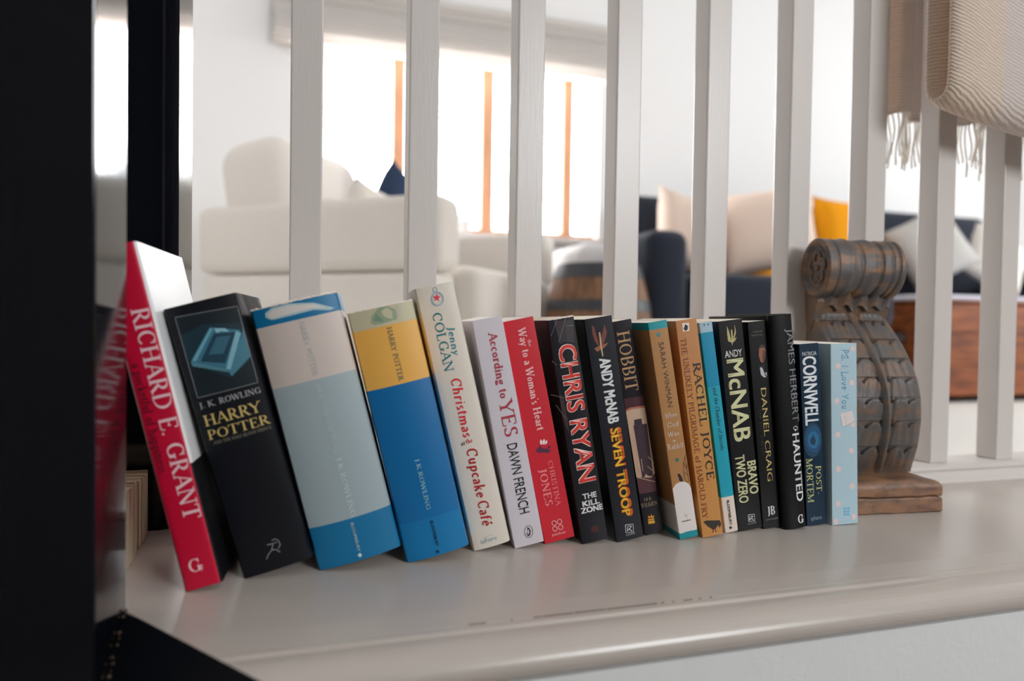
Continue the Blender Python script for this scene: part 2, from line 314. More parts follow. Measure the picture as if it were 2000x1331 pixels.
# print on the spines, in mm on the spine: T text, P patch, L line
PRINT = {
  'grant': [
    ('T', 'RICHARD E. GRANT', 'serif', (240, 205, 212), 'd', 11.8, 201.1, 151.7, 11.1),
    ('T', 'a pocketful of happiness', 'serif', (60, 8, 25), 'd', 3.6, 164.6, 78.3, 6.3),
    ('T', 'G', 'serif', (240, 205, 212), 'h', 6.9, 12.2, 8.7, 9.4),
    ('T', 'by', 'italic', (240, 205, 212), 'h', 12.5, 12.8, 3.7, 4.5),
  ],
  'hbp': [
    ('L', (150,155,160),2,0.35,[(6.8,199.2),(49.8,196.5),(48.7,138.5),(5.9,138.9),(6.8,199.2)]),
    ('P', (12,28,36),1,[(7.3,198.4),(49.1,195.9),(48.2,139.3),(6.7,139.6)]),
    ('P', (18,48,60),2,[(7.2,185.8),(23.8,189.6),(49.4,184.3),(49.4,157.3),(32.6,147.2),(20.0,155.0),(6.4,169.3)]),
    ('P', (70,125,145),3,[(49.2,180.1),(48.9,158.5),(32.8,148.0),(31.5,152.0),(47.1,174.9)]),
    ('P', (60,115,138),4,[(8.5,165.6),(27.7,186.3),(46.8,179.4),(47.1,176.0),(33.1,152.4),(30.5,152.2)]),
    ('P', (24,62,80),5,[(15.1,164.0),(29.3,181.3),(43.8,178.5),(30.9,158.3)]),
    ('P', (52,100,120),6,[(21.4,167.2),(30.4,178.4),(39.9,176.9),(31.7,165.4)]),
    ('P', (105,165,185),6,[(9.5,165.9),(27.7,185.6),(29.5,184.8),(12.2,165.1)]),
    ('P', (125,180,196),6,[(44.1,179.4),(47.0,176.8),(33.2,152.9),(30.4,154.2)]),
    ('P', (90,145,160),6,[(8.4,165.4),(30.5,153.9),(31.3,151.6),(8.8,162.2)]),
    ('L', (25,70,88),7,0.3,[(8.4,163.8),(30.8,153.0)]),
    ('P', (140,190,205),7,[(30.2,184.8),(37.6,183.0),(39.7,179.9),(34.3,181.6),(31.2,181.1)]),
    ('T', 'J. K. ROWLING', 'serif', (170, 170, 172), 'h', 5.6, 130.7, 43.7, 4.3),
    ('T', 'HARRY', 'serif', (205, 180, 110), 'h', 5.5, 117.1, 41.0, 8.1),
    ('T', 'POTTER', 'serif', (205, 180, 110), 'h', 5.2, 106.9, 44.5, 7.0),
    ('T', 'AND THE HALF-BLOOD PRINCE', 'serif', (130, 125, 110), 'h', 7.3, 102.8, 41.9, 2.3),
    ('L', (150,150,150),2,0.55,[(30.4,19.7),(27.6,19.8),(25.4,15.3),(22.2,12.7),(20.0,9.8)]),
    ('L', (150,150,150),2,0.55,[(25.4,15.3),(28.4,14.6),(30.5,11.7)]),
    ('L', (150,150,150),2,0.55,[(23.1,20.0),(27.5,19.5)]),
    ('L', (150,150,150),2,0.55,[(27.1,22.1),(30.0,22.5),(31.7,20.4),(32.1,17.3),(30.2,14.8)]),
  ],
  'ootp': [
    ('P', (170,195,200),1,[(10.3,201.6),(16.1,204.5),(28.5,204.8),(46.4,201.4),(60.4,194.1),(57.0,193.1),(45.1,196.0),(29.3,195.5),(13.8,195.4),(9.9,198.2)]),
    ('P', (215,210,205),2,[(12.1,200.6),(16.8,203.1),(28.2,203.5),(45.1,200.4),(54.5,195.7),(44.4,197.6),(28.7,197.2),(15.1,196.4),(12.0,198.2)]),
    ('T', 'HARRY POTTER', 'serif', (175, 178, 185), 'd', 32.9, 189.5, 42.4, 3.9),
    ('T', 'and the Order of the Phoenix', 'italic', (185, 200, 205), 'd', 33.2, 141.0, 55.2, 3.9),
    ('T', 'J.K.ROWLING', 'serif', (190, 205, 210), 'd', 33.9, 81.9, 47.4, 4.0),
    ('T', 'BLOOMSBURY', 'sansb', (200, 215, 220), 'd', 32.4, 30.4, 23.1, 2.1),
    ('P', (215,225,228),2,[(33.6,6.0),(34.0,4.6),(35.0,3.5),(33.6,3.2),(32.7,2.1),(32.3,3.6),(31.3,4.7),(32.7,5.0)]),
  ],
  'poa': [
    ('P', (150,165,135),1,[(16.3,193.1),(17.5,198.0),(23.9,203.5),(30.9,204.1),(36.8,199.8),(36.7,192.0),(27.9,191.3),(19.3,191.1)]),
    ('P', (195,190,160),2,[(25.8,200.5),(30.6,202.9),(33.9,198.7),(33.4,192.7),(29.5,194.4),(26.6,196.8)]),
    ('P', (120,150,130),2,[(18.4,194.4),(21.3,199.8),(24.6,195.5),(26.3,191.7)]),
    ('P', (190,188,165),2,[(38.4,202.9),(41.7,202.6),(41.3,197.0),(38.3,191.6),(37.0,195.4)]),
    ('T', 'HARRY POTTER', 'serif', (85, 100, 95), 'd', 26.9, 187.2, 43.3, 4.0),
    ('T', 'J.K.ROWLING', 'serif', (140, 190, 195), 'd', 24.9, 80.2, 42.1, 3.4),
    ('T', 'BLOOMSBURY', 'sansb', (15, 45, 75), 'd', 25.4, 28.9, 21.5, 2.5),
    ('P', (15,40,70),2,[(26.1,5.1),(26.5,3.6),(27.6,2.5),(26.2,2.1),(25.2,1.0),(24.8,2.6),(23.7,3.7),(25.1,4.0)]),
  ],
  'colgan': [
    ('L', (120,165,200),2,0.45,[(21.6,213.3),(21.1,211.9),(20.3,210.6),(19.3,209.7),(18.0,209.0),(16.7,208.7),(15.4,208.8),(14.1,209.2),(13.1,210.1),(12.2,211.2),(11.7,212.5),(11.5,213.9),(11.7,215.4),(12.2,216.8),(13.0,218.1),(14.0,219.0),(15.2,219.7),(16.6,220.0),(17.9,219.9),(19.1,219.5),(20.2,218.7),(21.0,217.6),(21.6,216.2),(21.8,214.8),(21.6,213.3)]),
    ('L', (150,185,210),2,0.35,[(20.6,213.5),(20.2,212.4),(19.5,211.4),(18.7,210.5),(17.7,210.0),(16.7,209.7),(15.6,209.8),(14.6,210.2),(13.8,210.8),(13.1,211.7),(12.7,212.8),(12.6,214.0),(12.7,215.2),(13.1,216.3),(13.7,217.4),(14.6,218.2),(15.5,218.7),(16.6,219.0),(17.7,218.9),(18.6,218.5),(19.5,217.9),(20.1,217.0),(20.6,215.9),(20.7,214.7),(20.6,213.5)]),
    ('L', (120,165,200),2,0.45,[(18.0,221.8),(17.6,220.9),(16.8,220.2),(15.9,220.1),(15.2,220.6),(14.7,221.5),(14.7,222.5),(15.2,223.5),(16.0,224.2),(16.9,224.3),(17.6,223.8),(18.1,222.9),(18.0,221.8)]),
    ('P', (225,60,75),3,[(17.2,219.0),(17.5,216.5),(20.0,215.9),(17.7,214.7),(17.8,212.2),(16.1,214.0),(13.7,213.1),(14.9,215.3),(13.3,217.3),(15.8,216.9)]),
    ('T', 'COLGAN', 'serif', (35, 120, 130), 'd', 9.7, 203.3, 49.7, 7.7),
    ('T', 'Jenny', 'script', (60, 135, 145), 'd', 19.5, 189.8, 24.5, 6.1),
    ('T', 'Christmas', 'script', (215, 40, 50), 'd', 12.7, 146.7, 50.3, 8.7),
    ('T', 'at', 'serif', (70, 40, 40), 'h', 9.5, 90.3, 3.6, 3.7),
    ('T', 'the', 'serif', (200, 45, 50), 'h', 13.9, 90.9, 5.8, 4.0),
    ('T', 'Cupcake', 'script', (175, 30, 35), 'd', 12.6, 86.1, 42.7, 9.2),
    ('T', 'Café', 'script', (175, 30, 35), 'd', 12.2, 40.5, 21.9, 9.3),
    ('T', 'sphere', 'sans', (150, 175, 190), 'h', 7.6, 5.0, 14.2, 3.7),
    ('L', (160,180,190),2,0.3,[(11.0,9.0),(13.8,9.8),(17.9,9.7),(19.2,9.4)]),
  ],
  'yes': [
    ('T', 'According to', 'serifb', (175, 60, 75), 'd', 11.7, 186.4, 57.1, 7.3),
    ('T', 'YES', 'serif', (175, 55, 70), 'd', 9.8, 128.4, 32.4, 11.6),
    ('T', 'DAWN FRENCH', 'sansc', (45, 50, 60), 'd', 9.8, 89.8, 61.8, 8.8),
    ('L', (45,45,55),2,0.35,[(18.0,10.8),(17.5,9.2),(16.8,7.9),(15.8,7.0),(14.6,6.5),(13.5,6.5),(12.5,7.0),(11.6,8.0),(11.1,9.4),(10.8,10.9),(11.0,12.6),(11.4,14.1),(12.2,15.4),(13.2,16.4),(14.3,16.8),(15.5,16.8),(16.5,16.3),(17.3,15.3),(17.9,14.0),(18.1,12.4),(18.0,10.8)]),
    ('P', (45,45,55),2,[(14.1,15.9),(15.3,14.7),(16.4,12.1),(15.4,8.6),(13.4,7.3),(12.3,9.9),(13.6,12.8)]),
    ('P', (215,208,215),3,[(14.2,13.4),(15.1,13.3),(14.8,10.6),(13.6,8.9),(13.1,10.6)]),
  ],
  'heart': [
    ('T', 'Way to a Woman’s Heart', 'serifb', (240, 190, 190), 'd', 12.0, 190.7, 90.8, 7.0),
    ('T', 'the', 'serif', (240, 190, 190), 'd', 18.8, 179.1, 5.9, 3.0),
    ('P', (90,45,70),1,[(10.4,85.2),(7.6,83.1),(9.4,80.3),(13.6,79.8),(18.1,78.3),(21.3,79.8),(17.9,82.1),(14.4,83.8)]),
    ('P', (90,45,70),1,[(9.1,83.7),(12.1,86.7),(13.8,83.5)]),
    ('P', (90,45,70),1,[(19.4,85.0),(21.8,82.5),(17.8,81.6)]),
    ('P', (245,225,225),2,[(12.7,89.8),(14.0,91.8),(15.0,89.3),(14.2,86.7),(12.7,87.5)]),
    ('P', (245,225,225),2,[(15.1,89.7),(16.9,91.6),(17.5,89.2),(16.4,86.2),(14.8,87.0)]),
    ('P', (245,225,225),2,[(17.4,88.7),(19.2,89.9),(19.1,87.4),(17.2,86.0)]),
    ('T', 'CHRISTINA', 'serif', (240, 130, 135), 'd', 16.2, 71.3, 40.9, 4.5),
    ('T', 'JONES', 'serifb', (240, 130, 135), 'd', 6.9, 65.6, 32.9, 6.9),
    ('L', (245,190,190),2,0.6,[(13.5,15.9),(13.1,15.1),(12.5,14.5),(11.6,14.3),(10.7,14.5),(10.0,15.1),(9.6,16.0),(9.5,16.9),(9.9,17.8),(10.6,18.3),(11.5,18.5),(12.4,18.3),(13.1,17.7),(13.5,16.8),(13.5,15.9)]),
    ('L', (245,190,190),2,0.6,[(18.5,16.0),(18.2,15.1),(17.5,14.6),(16.6,14.4),(15.7,14.6),(15.0,15.2),(14.6,16.1),(14.5,17.0),(14.9,17.9),(15.6,18.4),(16.5,18.6),(17.4,18.4),(18.1,17.8),(18.5,16.9),(18.5,16.0)]),
    ('L', (245,190,190),2,0.6,[(13.2,10.8),(12.9,10.0),(12.2,9.4),(11.3,9.2),(10.4,9.5),(9.7,10.1),(9.3,10.9),(9.3,11.9),(9.6,12.7),(10.3,13.3),(11.2,13.4),(12.1,13.2),(12.8,12.6),(13.2,11.8),(13.2,10.8)]),
    ('L', (245,190,190),2,0.6,[(18.5,10.8),(18.1,10.0),(17.4,9.4),(16.6,9.2),(15.7,9.5),(14.9,10.1),(14.5,10.9),(14.5,11.9),(14.9,12.7),(15.6,13.3),(16.4,13.5),(17.3,13.2),(18.1,12.6),(18.5,11.8),(18.5,10.8)]),
    ('T', 'piatkus', 'sans', (245, 190, 190), 'h', 7.8, 5.4, 12.1, 2.3),
  ],
  'ryan': [
    ('P', (62,48,46),1,[(-7.9,135.6),(3.5,130.7),(4.1,111.5),(3.8,97.9),(-3.2,112.9)]),
    ('P', (50,42,48),1,[(5.5,198.0),(22.5,196.1),(21.2,176.4),(7.6,179.7)]),
    ('L', (135,128,130),2,0.3,[(8.4,198.4),(0.9,185.3)]),
    ('L', (135,128,130),2,0.3,[(16.5,198.7),(6.9,179.3),(9.7,177.7)]),
    ('L', (135,128,130),2,0.3,[(-1.4,164.1),(2.1,159.9)]),
    ('L', (135,128,130),2,0.3,[(-7.0,135.4),(-0.0,132.3),(4.4,130.6)]),
    ('L', (135,128,130),2,0.3,[(-3.9,125.8),(1.0,115.8),(4.1,111.5)]),
    ('L', (135,128,130),2,0.3,[(16.1,191.7),(22.7,191.5)]),
    ('T', 'CHRIS RYAN', 'sansx', (240, 225, 220), 'd', 5.8, 176.5, 122.7, 16.2),
    ('T', 'CHRIS RYAN', 'sansx1', (222, 62, 50), 'd', 6.0, 176.0, 121.9, 15.8),
    ('T', 'THE', 'sansx', (235, 235, 235), 'h', 6.6, 39.4, 13.0, 4.8),
    ('T', 'KILL', 'sansx', (235, 235, 235), 'h', 5.3, 33.0, 16.1, 4.9),
    ('T', 'ZONE', 'sansx', (235, 235, 235), 'h', 3.2, 27.1, 20.4, 5.0),
    ('P', (70,25,28),1,[(9.2,12.0),(11.2,14.3),(13.9,14.4),(16.3,12.2),(16.6,9.8),(14.9,8.1),(10.1,8.9)]),
  ],
  'seven': [
    ('P', (120,60,50),1,[(5.9,194.6),(7.9,192.4),(9.6,181.3),(10.4,173.9),(7.0,179.9),(5.6,186.5)]),
    ('P', (120,60,50),1,[(17.7,193.6),(16.1,189.3),(12.4,180.8),(12.2,173.6),(16.0,179.3),(18.9,186.2)]),
    ('P', (150,95,70),1,[(5.1,173.8),(10.2,175.7),(19.0,177.0),(14.6,173.2),(7.5,170.7)]),
    ('P', (205,170,130),2,[(11.5,187.4),(12.8,187.0),(12.5,175.4),(12.5,166.2),(11.5,165.7),(11.0,173.8)]),
    ('T', 'ANDY McNAB', 'sansx', (225, 228, 230), 'd', 8.4, 164.3, 58.4, 10.2),
    ('T', 'SEVEN TROOP', 'sansx', (225, 95, 30), 'd', 8.8, 101.8, 80.6, 10.4),
    ('T', 'SEVEN TROOP', 'sansx1', (240, 205, 50), 'd', 9.2, 101.0, 78.9, 7.3),
    ('L', (225,225,225),2,0.55,[(10.2,14.0),(17.3,13.2),(16.8,6.2),(9.5,7.0),(10.2,14.0)]),
    ('L', (225,225,225),2,0.6,[(11.1,8.1),(12.2,12.2),(15.6,11.9)]),
    ('L', (225,225,225),2,0.6,[(12.9,10.1),(15.4,7.1)]),
    ('L', (225,225,225),2,0.6,[(11.1,8.1),(15.6,11.4)]),
    ('T', 'CORGI', 'sansb', (180, 180, 180), 'h', 9.5, 4.0, 8.4, 1.6),
  ],
  'hobbit': [
    ('P', (70,22,35),1,[(0.1,128.5),(19.1,127.6),(19.3,116.6),(-0.4,116.2)]),
    ('P', (185,110,85),2,[(-0.3,118.1),(4.6,119.5),(18.6,118.6),(19.3,116.6),(5.4,117.9),(-0.2,116.2)]),
    ('P', (205,175,150),2,[(0.1,116.6),(6.4,117.7),(19.3,116.6),(19.2,91.2),(-0.0,91.3)]),
    ('P', (200,165,140),2,[(0.2,109.4),(20.5,105.3),(18.9,54.8),(14.3,51.9),(0.4,54.9)]),
    ('P', (62,42,52),3,[(5.2,102.6),(18.4,101.8),(16.6,53.3),(5.8,53.7)]),
    ('P', (52,36,46),3,[(6.7,107.6),(13.8,107.6),(14.3,92.2),(5.4,94.0)]),
    ('P', (85,50,55),1,[(0.4,54.9),(18.6,52.9),(17.8,38.3),(0.9,39.2)]),
    ('L', (215,180,150),4,0.5,[(1.9,70.2),(4.0,58.1)]),
    ('L', (215,180,150),4,0.5,[(7.7,70.9),(7.3,59.3)]),
    ('L', (215,180,150),4,0.5,[(12.5,63.1),(17.2,57.1)]),
    ('L', (215,180,150),4,0.5,[(14.4,71.5),(19.5,64.5)]),
    ('L', (215,180,150),4,0.5,[(1.4,54.7),(17.7,47.2)]),
    ('T', 'HOBBIT', 'serif', (190, 150, 105), 'd', 3.3, 189.2, 55.1, 11.9),
    ('T', 'J.R.R.', 'serif', (165, 145, 120), 'h', 4.3, 31.8, 7.4, 2.6),
    ('T', 'TOLKIEN', 'serif', (165, 145, 120), 'h', 0.3, 26.2, 15.9, 3.6),
    ('P', (225,165,60),1,[(5.1,14.6),(11.0,14.2),(11.3,9.4),(4.8,9.9)]),
    ('P', (230,150,50),1,[(5.2,15.6),(6.1,17.8),(7.9,15.9),(9.0,18.6),(9.9,16.0),(11.6,16.6),(11.1,14.7)]),
    ('L', (60,30,25),3,0.4,[(5.0,13.2),(11.5,12.5)]),
  ],
  'rabbit': [
    ('P', (30,140,150),2,[(9.0,189.4),(9.4,187.5),(11.4,187.1),(9.6,186.1),(9.9,184.2),(8.3,185.6),(6.5,184.8),(7.3,186.5),(5.9,188.0),(8.0,187.7)]),
    ('T', 'SARAH WINMAN', 'sansl', (70, 55, 40), 'd', 7.3, 179.7, 58.9, 4.7),
    ('T', 'When', 'hand', (225, 220, 212), 'h', 3.1, 111.2, 11.5, 4.6),
    ('T', 'God', 'hand', (225, 220, 212), 'h', 4.2, 102.7, 10.6, 4.6),
    ('T', 'Was', 'hand', (225, 220, 212), 'h', 3.4, 94.4, 10.6, 4.2),
    ('T', 'a', 'hand', (225, 220, 212), 'h', 6.6, 89.3, 3.0, 2.4),
    ('T', 'Rabbit', 'hand', (225, 220, 212), 'h', 1.5, 82.5, 14.8, 5.2),
    ('P', (225,218,215),1,[(-4.3,41.6),(-0.2,47.3),(4.1,51.0),(8.1,52.2),(13.0,51.2),(16.4,48.4),(18.2,43.8),(18.6,34.2),(17.6,5.7),(0.8,5.4),(-8.3,10.5)]),
    ('P', (20,145,155),3,[(-0.3,0.5),(18.3,-0.2),(18.7,4.5),(14.4,3.5),(12.3,6.0),(9.4,4.0),(5.9,6.0),(3.1,4.3),(0.2,5.6)]),
    ('P', (30,110,120),2,[(8.9,75.0),(9.3,73.2),(11.2,72.7),(9.5,71.9),(9.8,70.1),(8.3,71.4),(6.6,70.8),(7.4,72.4),(6.1,73.8),(8.0,73.5)]),
    ('P', (40,35,35),2,[(6.8,59.9),(9.2,59.4),(11.0,54.9),(11.2,51.9),(8.2,52.5)]),
    ('L', (50,38,30),2,0.3,[(17.6,51.7),(16.7,50.8),(15.8,50.4),(15.0,50.6),(14.3,51.3),(13.7,52.5),(13.3,54.2),(13.0,56.3),(13.0,58.7),(13.1,61.2),(13.5,63.9),(14.0,66.5),(14.6,68.9),(15.4,71.1),(16.2,73.0),(17.1,74.4),(18.1,75.3),(18.9,75.7),(19.8,75.5),(20.5,74.8),(21.1,73.6)]),
    ('L', (50,38,30),2,0.3,[(16.5,73.9),(16.8,51.3)]),
    ('L', (50,38,30),2,0.3,[(14.7,68.3),(17.0,60.7)]),
    ('L', (50,38,30),2,0.3,[(13.8,60.2),(17.3,55.9)]),
    ('L', (50,38,30),2,0.3,[(18.9,68.6),(16.8,63.2)]),
    ('L', (150,140,135),2,0.25,[(7.8,22.3),(10.4,18.7)]),
    ('L', (150,140,135),2,0.25,[(10.9,21.6),(7.5,20.0)]),
    ('T', 'headline', 'sansb', (120, 110, 108), 'h', 4.6, 15.5, 8.6, 1.4),
  ],
  'fry': [
    ('P', (235,225,215),1,[(6.2,197.1),(12.7,196.7),(12.1,189.5),(6.0,189.5)]),
    ('P', (35,30,28),2,[(8.8,196.1),(11.3,194.0),(10.6,190.9),(8.2,189.8),(6.8,192.1),(8.0,193.9)]),
    ('T', 'THE UNLIKELY PILGRIMAGE of HAROLD FRY', 'serif', (130, 62, 38), 'd', 2.6, 183.9, 166.8, 5.0),
    ('T', 'RACHEL JOYCE', 'serif', (45, 35, 28), 'd', 11.6, 160.2, 108.6, 7.1),
    ('P', (50,40,36),1,[(2.4,14.9),(6.1,15.3),(13.6,13.8),(18.9,12.9),(20.1,9.4),(17.9,5.6),(16.8,8.9),(14.2,6.4),(11.2,5.6),(6.6,9.4)]),
    ('L', (60,45,40),2,0.5,[(11.3,6.4),(10.8,2.9)]),
    ('L', (60,45,40),2,0.5,[(13.2,6.4),(13.7,2.9)]),
    ('P', (195,150,80),1,[(17.1,145.2),(22.1,134.9),(21.2,104.3),(13.1,105.7),(11.2,129.6)]),
  ],
  'cos': [
    ('P', (60,80,95),2,[(5.6,196.2),(5.3,195.7),(4.7,195.5),(4.2,195.8),(4.0,196.4),(4.3,197.0),(4.9,197.2),(5.4,196.8)]),
    ('P', (60,80,95),2,[(9.7,196.1),(9.4,195.5),(8.8,195.4),(8.3,195.7),(8.2,196.3),(8.5,196.9),(9.1,197.0),(9.6,196.7)]),
    ('T', 'and the Chamber of Secrets', 'italic', (15, 40, 55), 'd', 5.4, 137.4, 59.3, 3.9),
    ('T', 'BLOOMSBURY', 'sansb', (40, 35, 35), 'd', 5.1, 30.4, 23.4, 2.5),
    ('P', (30,30,30),2,[(5.9,6.1),(6.5,4.7),(7.7,3.7),(6.3,3.3),(5.4,2.2),(4.8,3.6),(3.6,4.6),(5.0,5.0)]),
  ],
  'bravo': [
    ('P', (190,180,120),1,[(8.5,194.6),(10.0,189.6),(10.8,184.7),(11.4,181.0),(9.2,181.9),(8.0,185.6)]),
    ('P', (190,180,120),1,[(16.4,195.1),(16.0,188.9),(14.4,184.2),(12.5,181.1),(15.3,182.9),(17.2,187.5)]),
    ('P', (190,180,120),1,[(7.9,184.4),(11.4,180.7),(17.3,182.9),(15.0,179.3),(11.8,178.5),(8.4,180.1)]),
    ('P', (190,180,120),2,[(12.2,190.5),(13.5,190.4),(13.4,179.5),(11.9,175.5),(11.6,179.8)]),
    ('T', 'ANDY', 'sansb', (215, 215, 210), 'h', 3.6, 165.1, 17.5, 6.5),
    ('T', 'McNAB', 'sansb', (212, 212, 165), 'd', 4.9, 163.1, 78.1, 17.2),
    ('T', 'BRAVO', 'sansc2', (212, 212, 165), 'd', 15.4, 65.0, 31.6, 9.3),
    ('T', 'TWO ZERO', 'sansc2', (212, 212, 165), 'd', 3.7, 72.2, 45.7, 9.7),
    ('L', (225,225,225),2,0.55,[(11.2,14.4),(17.6,13.9),(17.4,7.5),(11.0,7.9),(11.2,14.4)]),
    ('L', (225,225,225),2,0.6,[(11.9,9.0),(12.7,12.6),(16.1,12.5)]),
    ('L', (225,225,225),2,0.6,[(13.9,10.9),(16.2,8.5)]),
    ('L', (225,225,225),2,0.6,[(11.9,9.0),(16.0,12.2)]),
    ('T', 'CORGI', 'sansb', (170, 170, 170), 'h', 9.9, 5.0, 8.7, 1.5),
  ],
  'craig': [
    ('T', 'SARAH', 'serif', (110, 105, 90), 'h', 4.6, 188.4, 9.7, 1.7),
    ('T', 'MARSHALL', 'serif', (110, 105, 90), 'h', 2.7, 185.2, 12.4, 1.7),
    ('P', (150,95,72),1,[(9.9,173.8),(11.7,176.3),(15.1,176.0),(16.5,171.9),(15.4,163.4),(13.0,158.8),(10.4,160.3),(8.9,166.6)]),
    ('P', (60,42,34),2,[(9.5,172.6),(11.5,176.6),(15.2,176.4),(16.7,171.3),(15.5,173.2),(11.8,173.8)]),
    ('P', (100,58,45),2,[(13.7,171.0),(16.1,170.1),(15.0,163.5),(12.7,159.1),(12.7,164.9)]),
    ('P', (190,195,200),1,[(9.0,156.5),(11.9,154.0),(14.6,145.7),(15.6,144.8),(12.5,145.1),(9.6,148.1)]),
    ('P', (190,195,200),1,[(14.2,149.4),(16.0,149.6),(15.9,145.6)]),
    ('P', (25,25,28),2,[(8.2,158.1),(11.4,156.3),(14.5,157.6),(13.9,154.4),(11.3,155.3),(8.5,154.6)]),
    ('T', 'DANIEL CRAIG', 'sansn', (215, 195, 130), 'd', 8.2, 135.2, 89.9, 5.7),
    ('T', 'THE BIOGRAPHY', 'sansn', (70, 70, 70), 'd', 4.4, 115.5, 45.3, 2.5),
    ('T', 'JB', 'serifb', (220, 220, 220), 'h', 6.0, 12.9, 7.7, 8.0),
    ('T', 'JOHN BLAKE', 'sansb', (140, 140, 140), 'h', 3.1, 7.7, 13.2, 1.8),
  ],
  'herbert': [
    ('T', 'JAMES HERBERT', 'sansn', (135, 138, 142), 'd', 15.8, 191.6, 89.4, 7.7),
    ('L', (220,222,225),2,0.6,[(16.5,95.1),(16.1,97.3),(18.6,98.3),(20.8,96.8),(20.3,94.6)]),
    ('P', (220,222,225),2,[(16.9,95.0),(18.2,93.1),(19.8,94.7),(18.4,95.6)]),
    ('T', 'HAUNTED', 'sansb', (222, 224, 226), 'd', 14.3, 91.3, 65.6, 8.0),
    ('T', 'G', 'serifb', (220, 220, 220), 'h', 14.0, 4.5, 6.7, 8.5),
    ('L', (220,220,220),2,0.5,[(18.9,11.9),(18.3,4.4)]),
  ],
  'cornwell': [
    ('T', 'PATRICIA', 'sansb', (215, 220, 225), 'h', 2.7, 166.4, 15.7, 3.7),
    ('T', 'CORNWELL', 'sansc2', (232, 236, 240), 'd', 3.2, 165.7, 67.3, 14.6),
    ('P', (16,62,92),1,[(20.1,83.0),(19.5,78.2),(18.1,73.9),(16.1,70.4),(13.6,68.1),(10.8,67.0),(8.0,67.3),(5.4,68.9),(3.2,71.8),(1.6,75.6),(0.7,80.1),(0.5,84.9),(1.1,89.7),(2.5,93.9),(4.5,97.4),(7.0,99.8),(9.7,100.9),(12.5,100.6),(15.1,99.0),(17.4,96.2),(19.0,92.4),(20.0,87.8)]),
    ('P', (20,76,116),2,[(19.3,84.1),(18.7,80.1),(17.3,76.6),(15.3,73.9),(12.9,72.3),(10.2,71.9),(7.7,72.8),(5.4,74.9),(3.7,78.0),(2.7,81.7),(2.5,85.7),(3.1,89.7),(4.5,93.2),(6.5,95.9),(8.9,97.5),(11.5,97.9),(14.1,97.0),(16.4,95.0),(18.1,91.9),(19.1,88.1)]),
    ('P', (28,105,150),3,[(17.0,83.3),(16.5,80.4),(15.3,78.0),(13.6,76.2),(11.5,75.4),(9.4,75.6),(7.4,76.9),(5.9,78.9),(4.9,81.6),(4.7,84.5),(5.2,87.4),(6.4,89.8),(8.1,91.6),(10.2,92.4),(12.3,92.2),(14.3,91.0),(15.9,88.9),(16.8,86.2)]),
    ('P', (14,52,82),4,[(13.3,82.7),(12.9,81.0),(12.0,79.6),(10.7,79.0),(9.4,79.1),(8.2,80.0),(7.4,81.5),(7.2,83.3),(7.5,85.0),(8.5,86.3),(9.7,86.9),(11.1,86.8),(12.3,85.9),(13.1,84.4)]),
    ('T', 'POST-', 'serif', (195, 195, 130), 'd', 11.8, 58.2, 28.3, 5.9),
    ('T', 'MORTEM', 'serif', (195, 195, 130), 'd', 1.8, 66.3, 43.4, 6.7),
    ('T', 'sphere', 'sans', (140, 160, 175), 'h', 4.1, 5.3, 11.9, 4.1),
  ],
  'psily': [
    ('T', 'PS. I Love You', 'hand', (105, 165, 200), 'd', 11.9, 172.2, 57.8, 7.7),
    ('P', (225,205,205),1,[(27.5,172.7),(27.2,171.4),(26.3,170.4),(25.1,169.8),(23.8,169.9),(22.6,170.5),(21.8,171.6),(21.5,172.9),(21.8,174.2),(22.7,175.2),(23.9,175.7),(25.2,175.7),(26.4,175.1),(27.2,174.0)]),
    ('P', (225,205,205),1,[(10.7,156.2),(10.4,154.9),(9.6,153.9),(8.4,153.4),(7.1,153.4),(5.9,154.0),(5.1,155.1),(4.8,156.4),(5.1,157.7),(5.9,158.7),(7.1,159.3),(8.4,159.2),(9.6,158.6),(10.4,157.5)]),
    ('P', (225,205,205),1,[(26.1,139.5),(25.7,138.2),(24.9,137.2),(23.7,136.7),(22.4,136.7),(21.2,137.3),(20.4,138.4),(20.1,139.8),(20.4,141.0),(21.2,142.1),(22.4,142.6),(23.8,142.5),(24.9,141.9),(25.8,140.8)]),
    ('P', (225,205,205),1,[(9.2,122.1),(8.9,120.8),(8.1,119.8),(6.9,119.3),(5.6,119.4),(4.4,120.0),(3.6,121.1),(3.3,122.4),(3.6,123.7),(4.5,124.7),(5.6,125.2),(7.0,125.2),(8.2,124.5),(9.0,123.5)]),
    ('P', (225,205,205),1,[(10.1,88.9),(9.8,87.6),(8.9,86.6),(7.7,86.1),(6.4,86.1),(5.2,86.8),(4.4,87.9),(4.1,89.2),(4.4,90.5),(5.3,91.5),(6.5,92.0),(7.8,91.9),(9.0,91.3),(9.8,90.2)]),
    ('P', (225,205,205),1,[(24.9,72.3),(24.6,71.0),(23.7,70.0),(22.5,69.5),(21.2,69.6),(20.0,70.2),(19.2,71.3),(18.9,72.7),(19.2,74.0),(20.0,75.0),(21.2,75.5),(22.6,75.4),(23.8,74.7),(24.6,73.6)]),
    ('P', (225,205,205),1,[(10.3,55.0),(10.0,53.7),(9.2,52.7),(8.0,52.2),(6.7,52.3),(5.5,53.0),(4.7,54.1),(4.4,55.4),(4.7,56.7),(5.5,57.7),(6.7,58.2),(8.0,58.1),(9.2,57.5),(10.0,56.3)]),
    ('P', (225,205,205),1,[(25.7,37.2),(25.4,35.9),(24.6,34.9),(23.4,34.4),(22.0,34.5),(20.8,35.1),(20.0,36.3),(19.7,37.6),(20.0,38.9),(20.9,39.9),(22.1,40.4),(23.4,40.3),(24.6,39.6),(25.4,38.5)]),
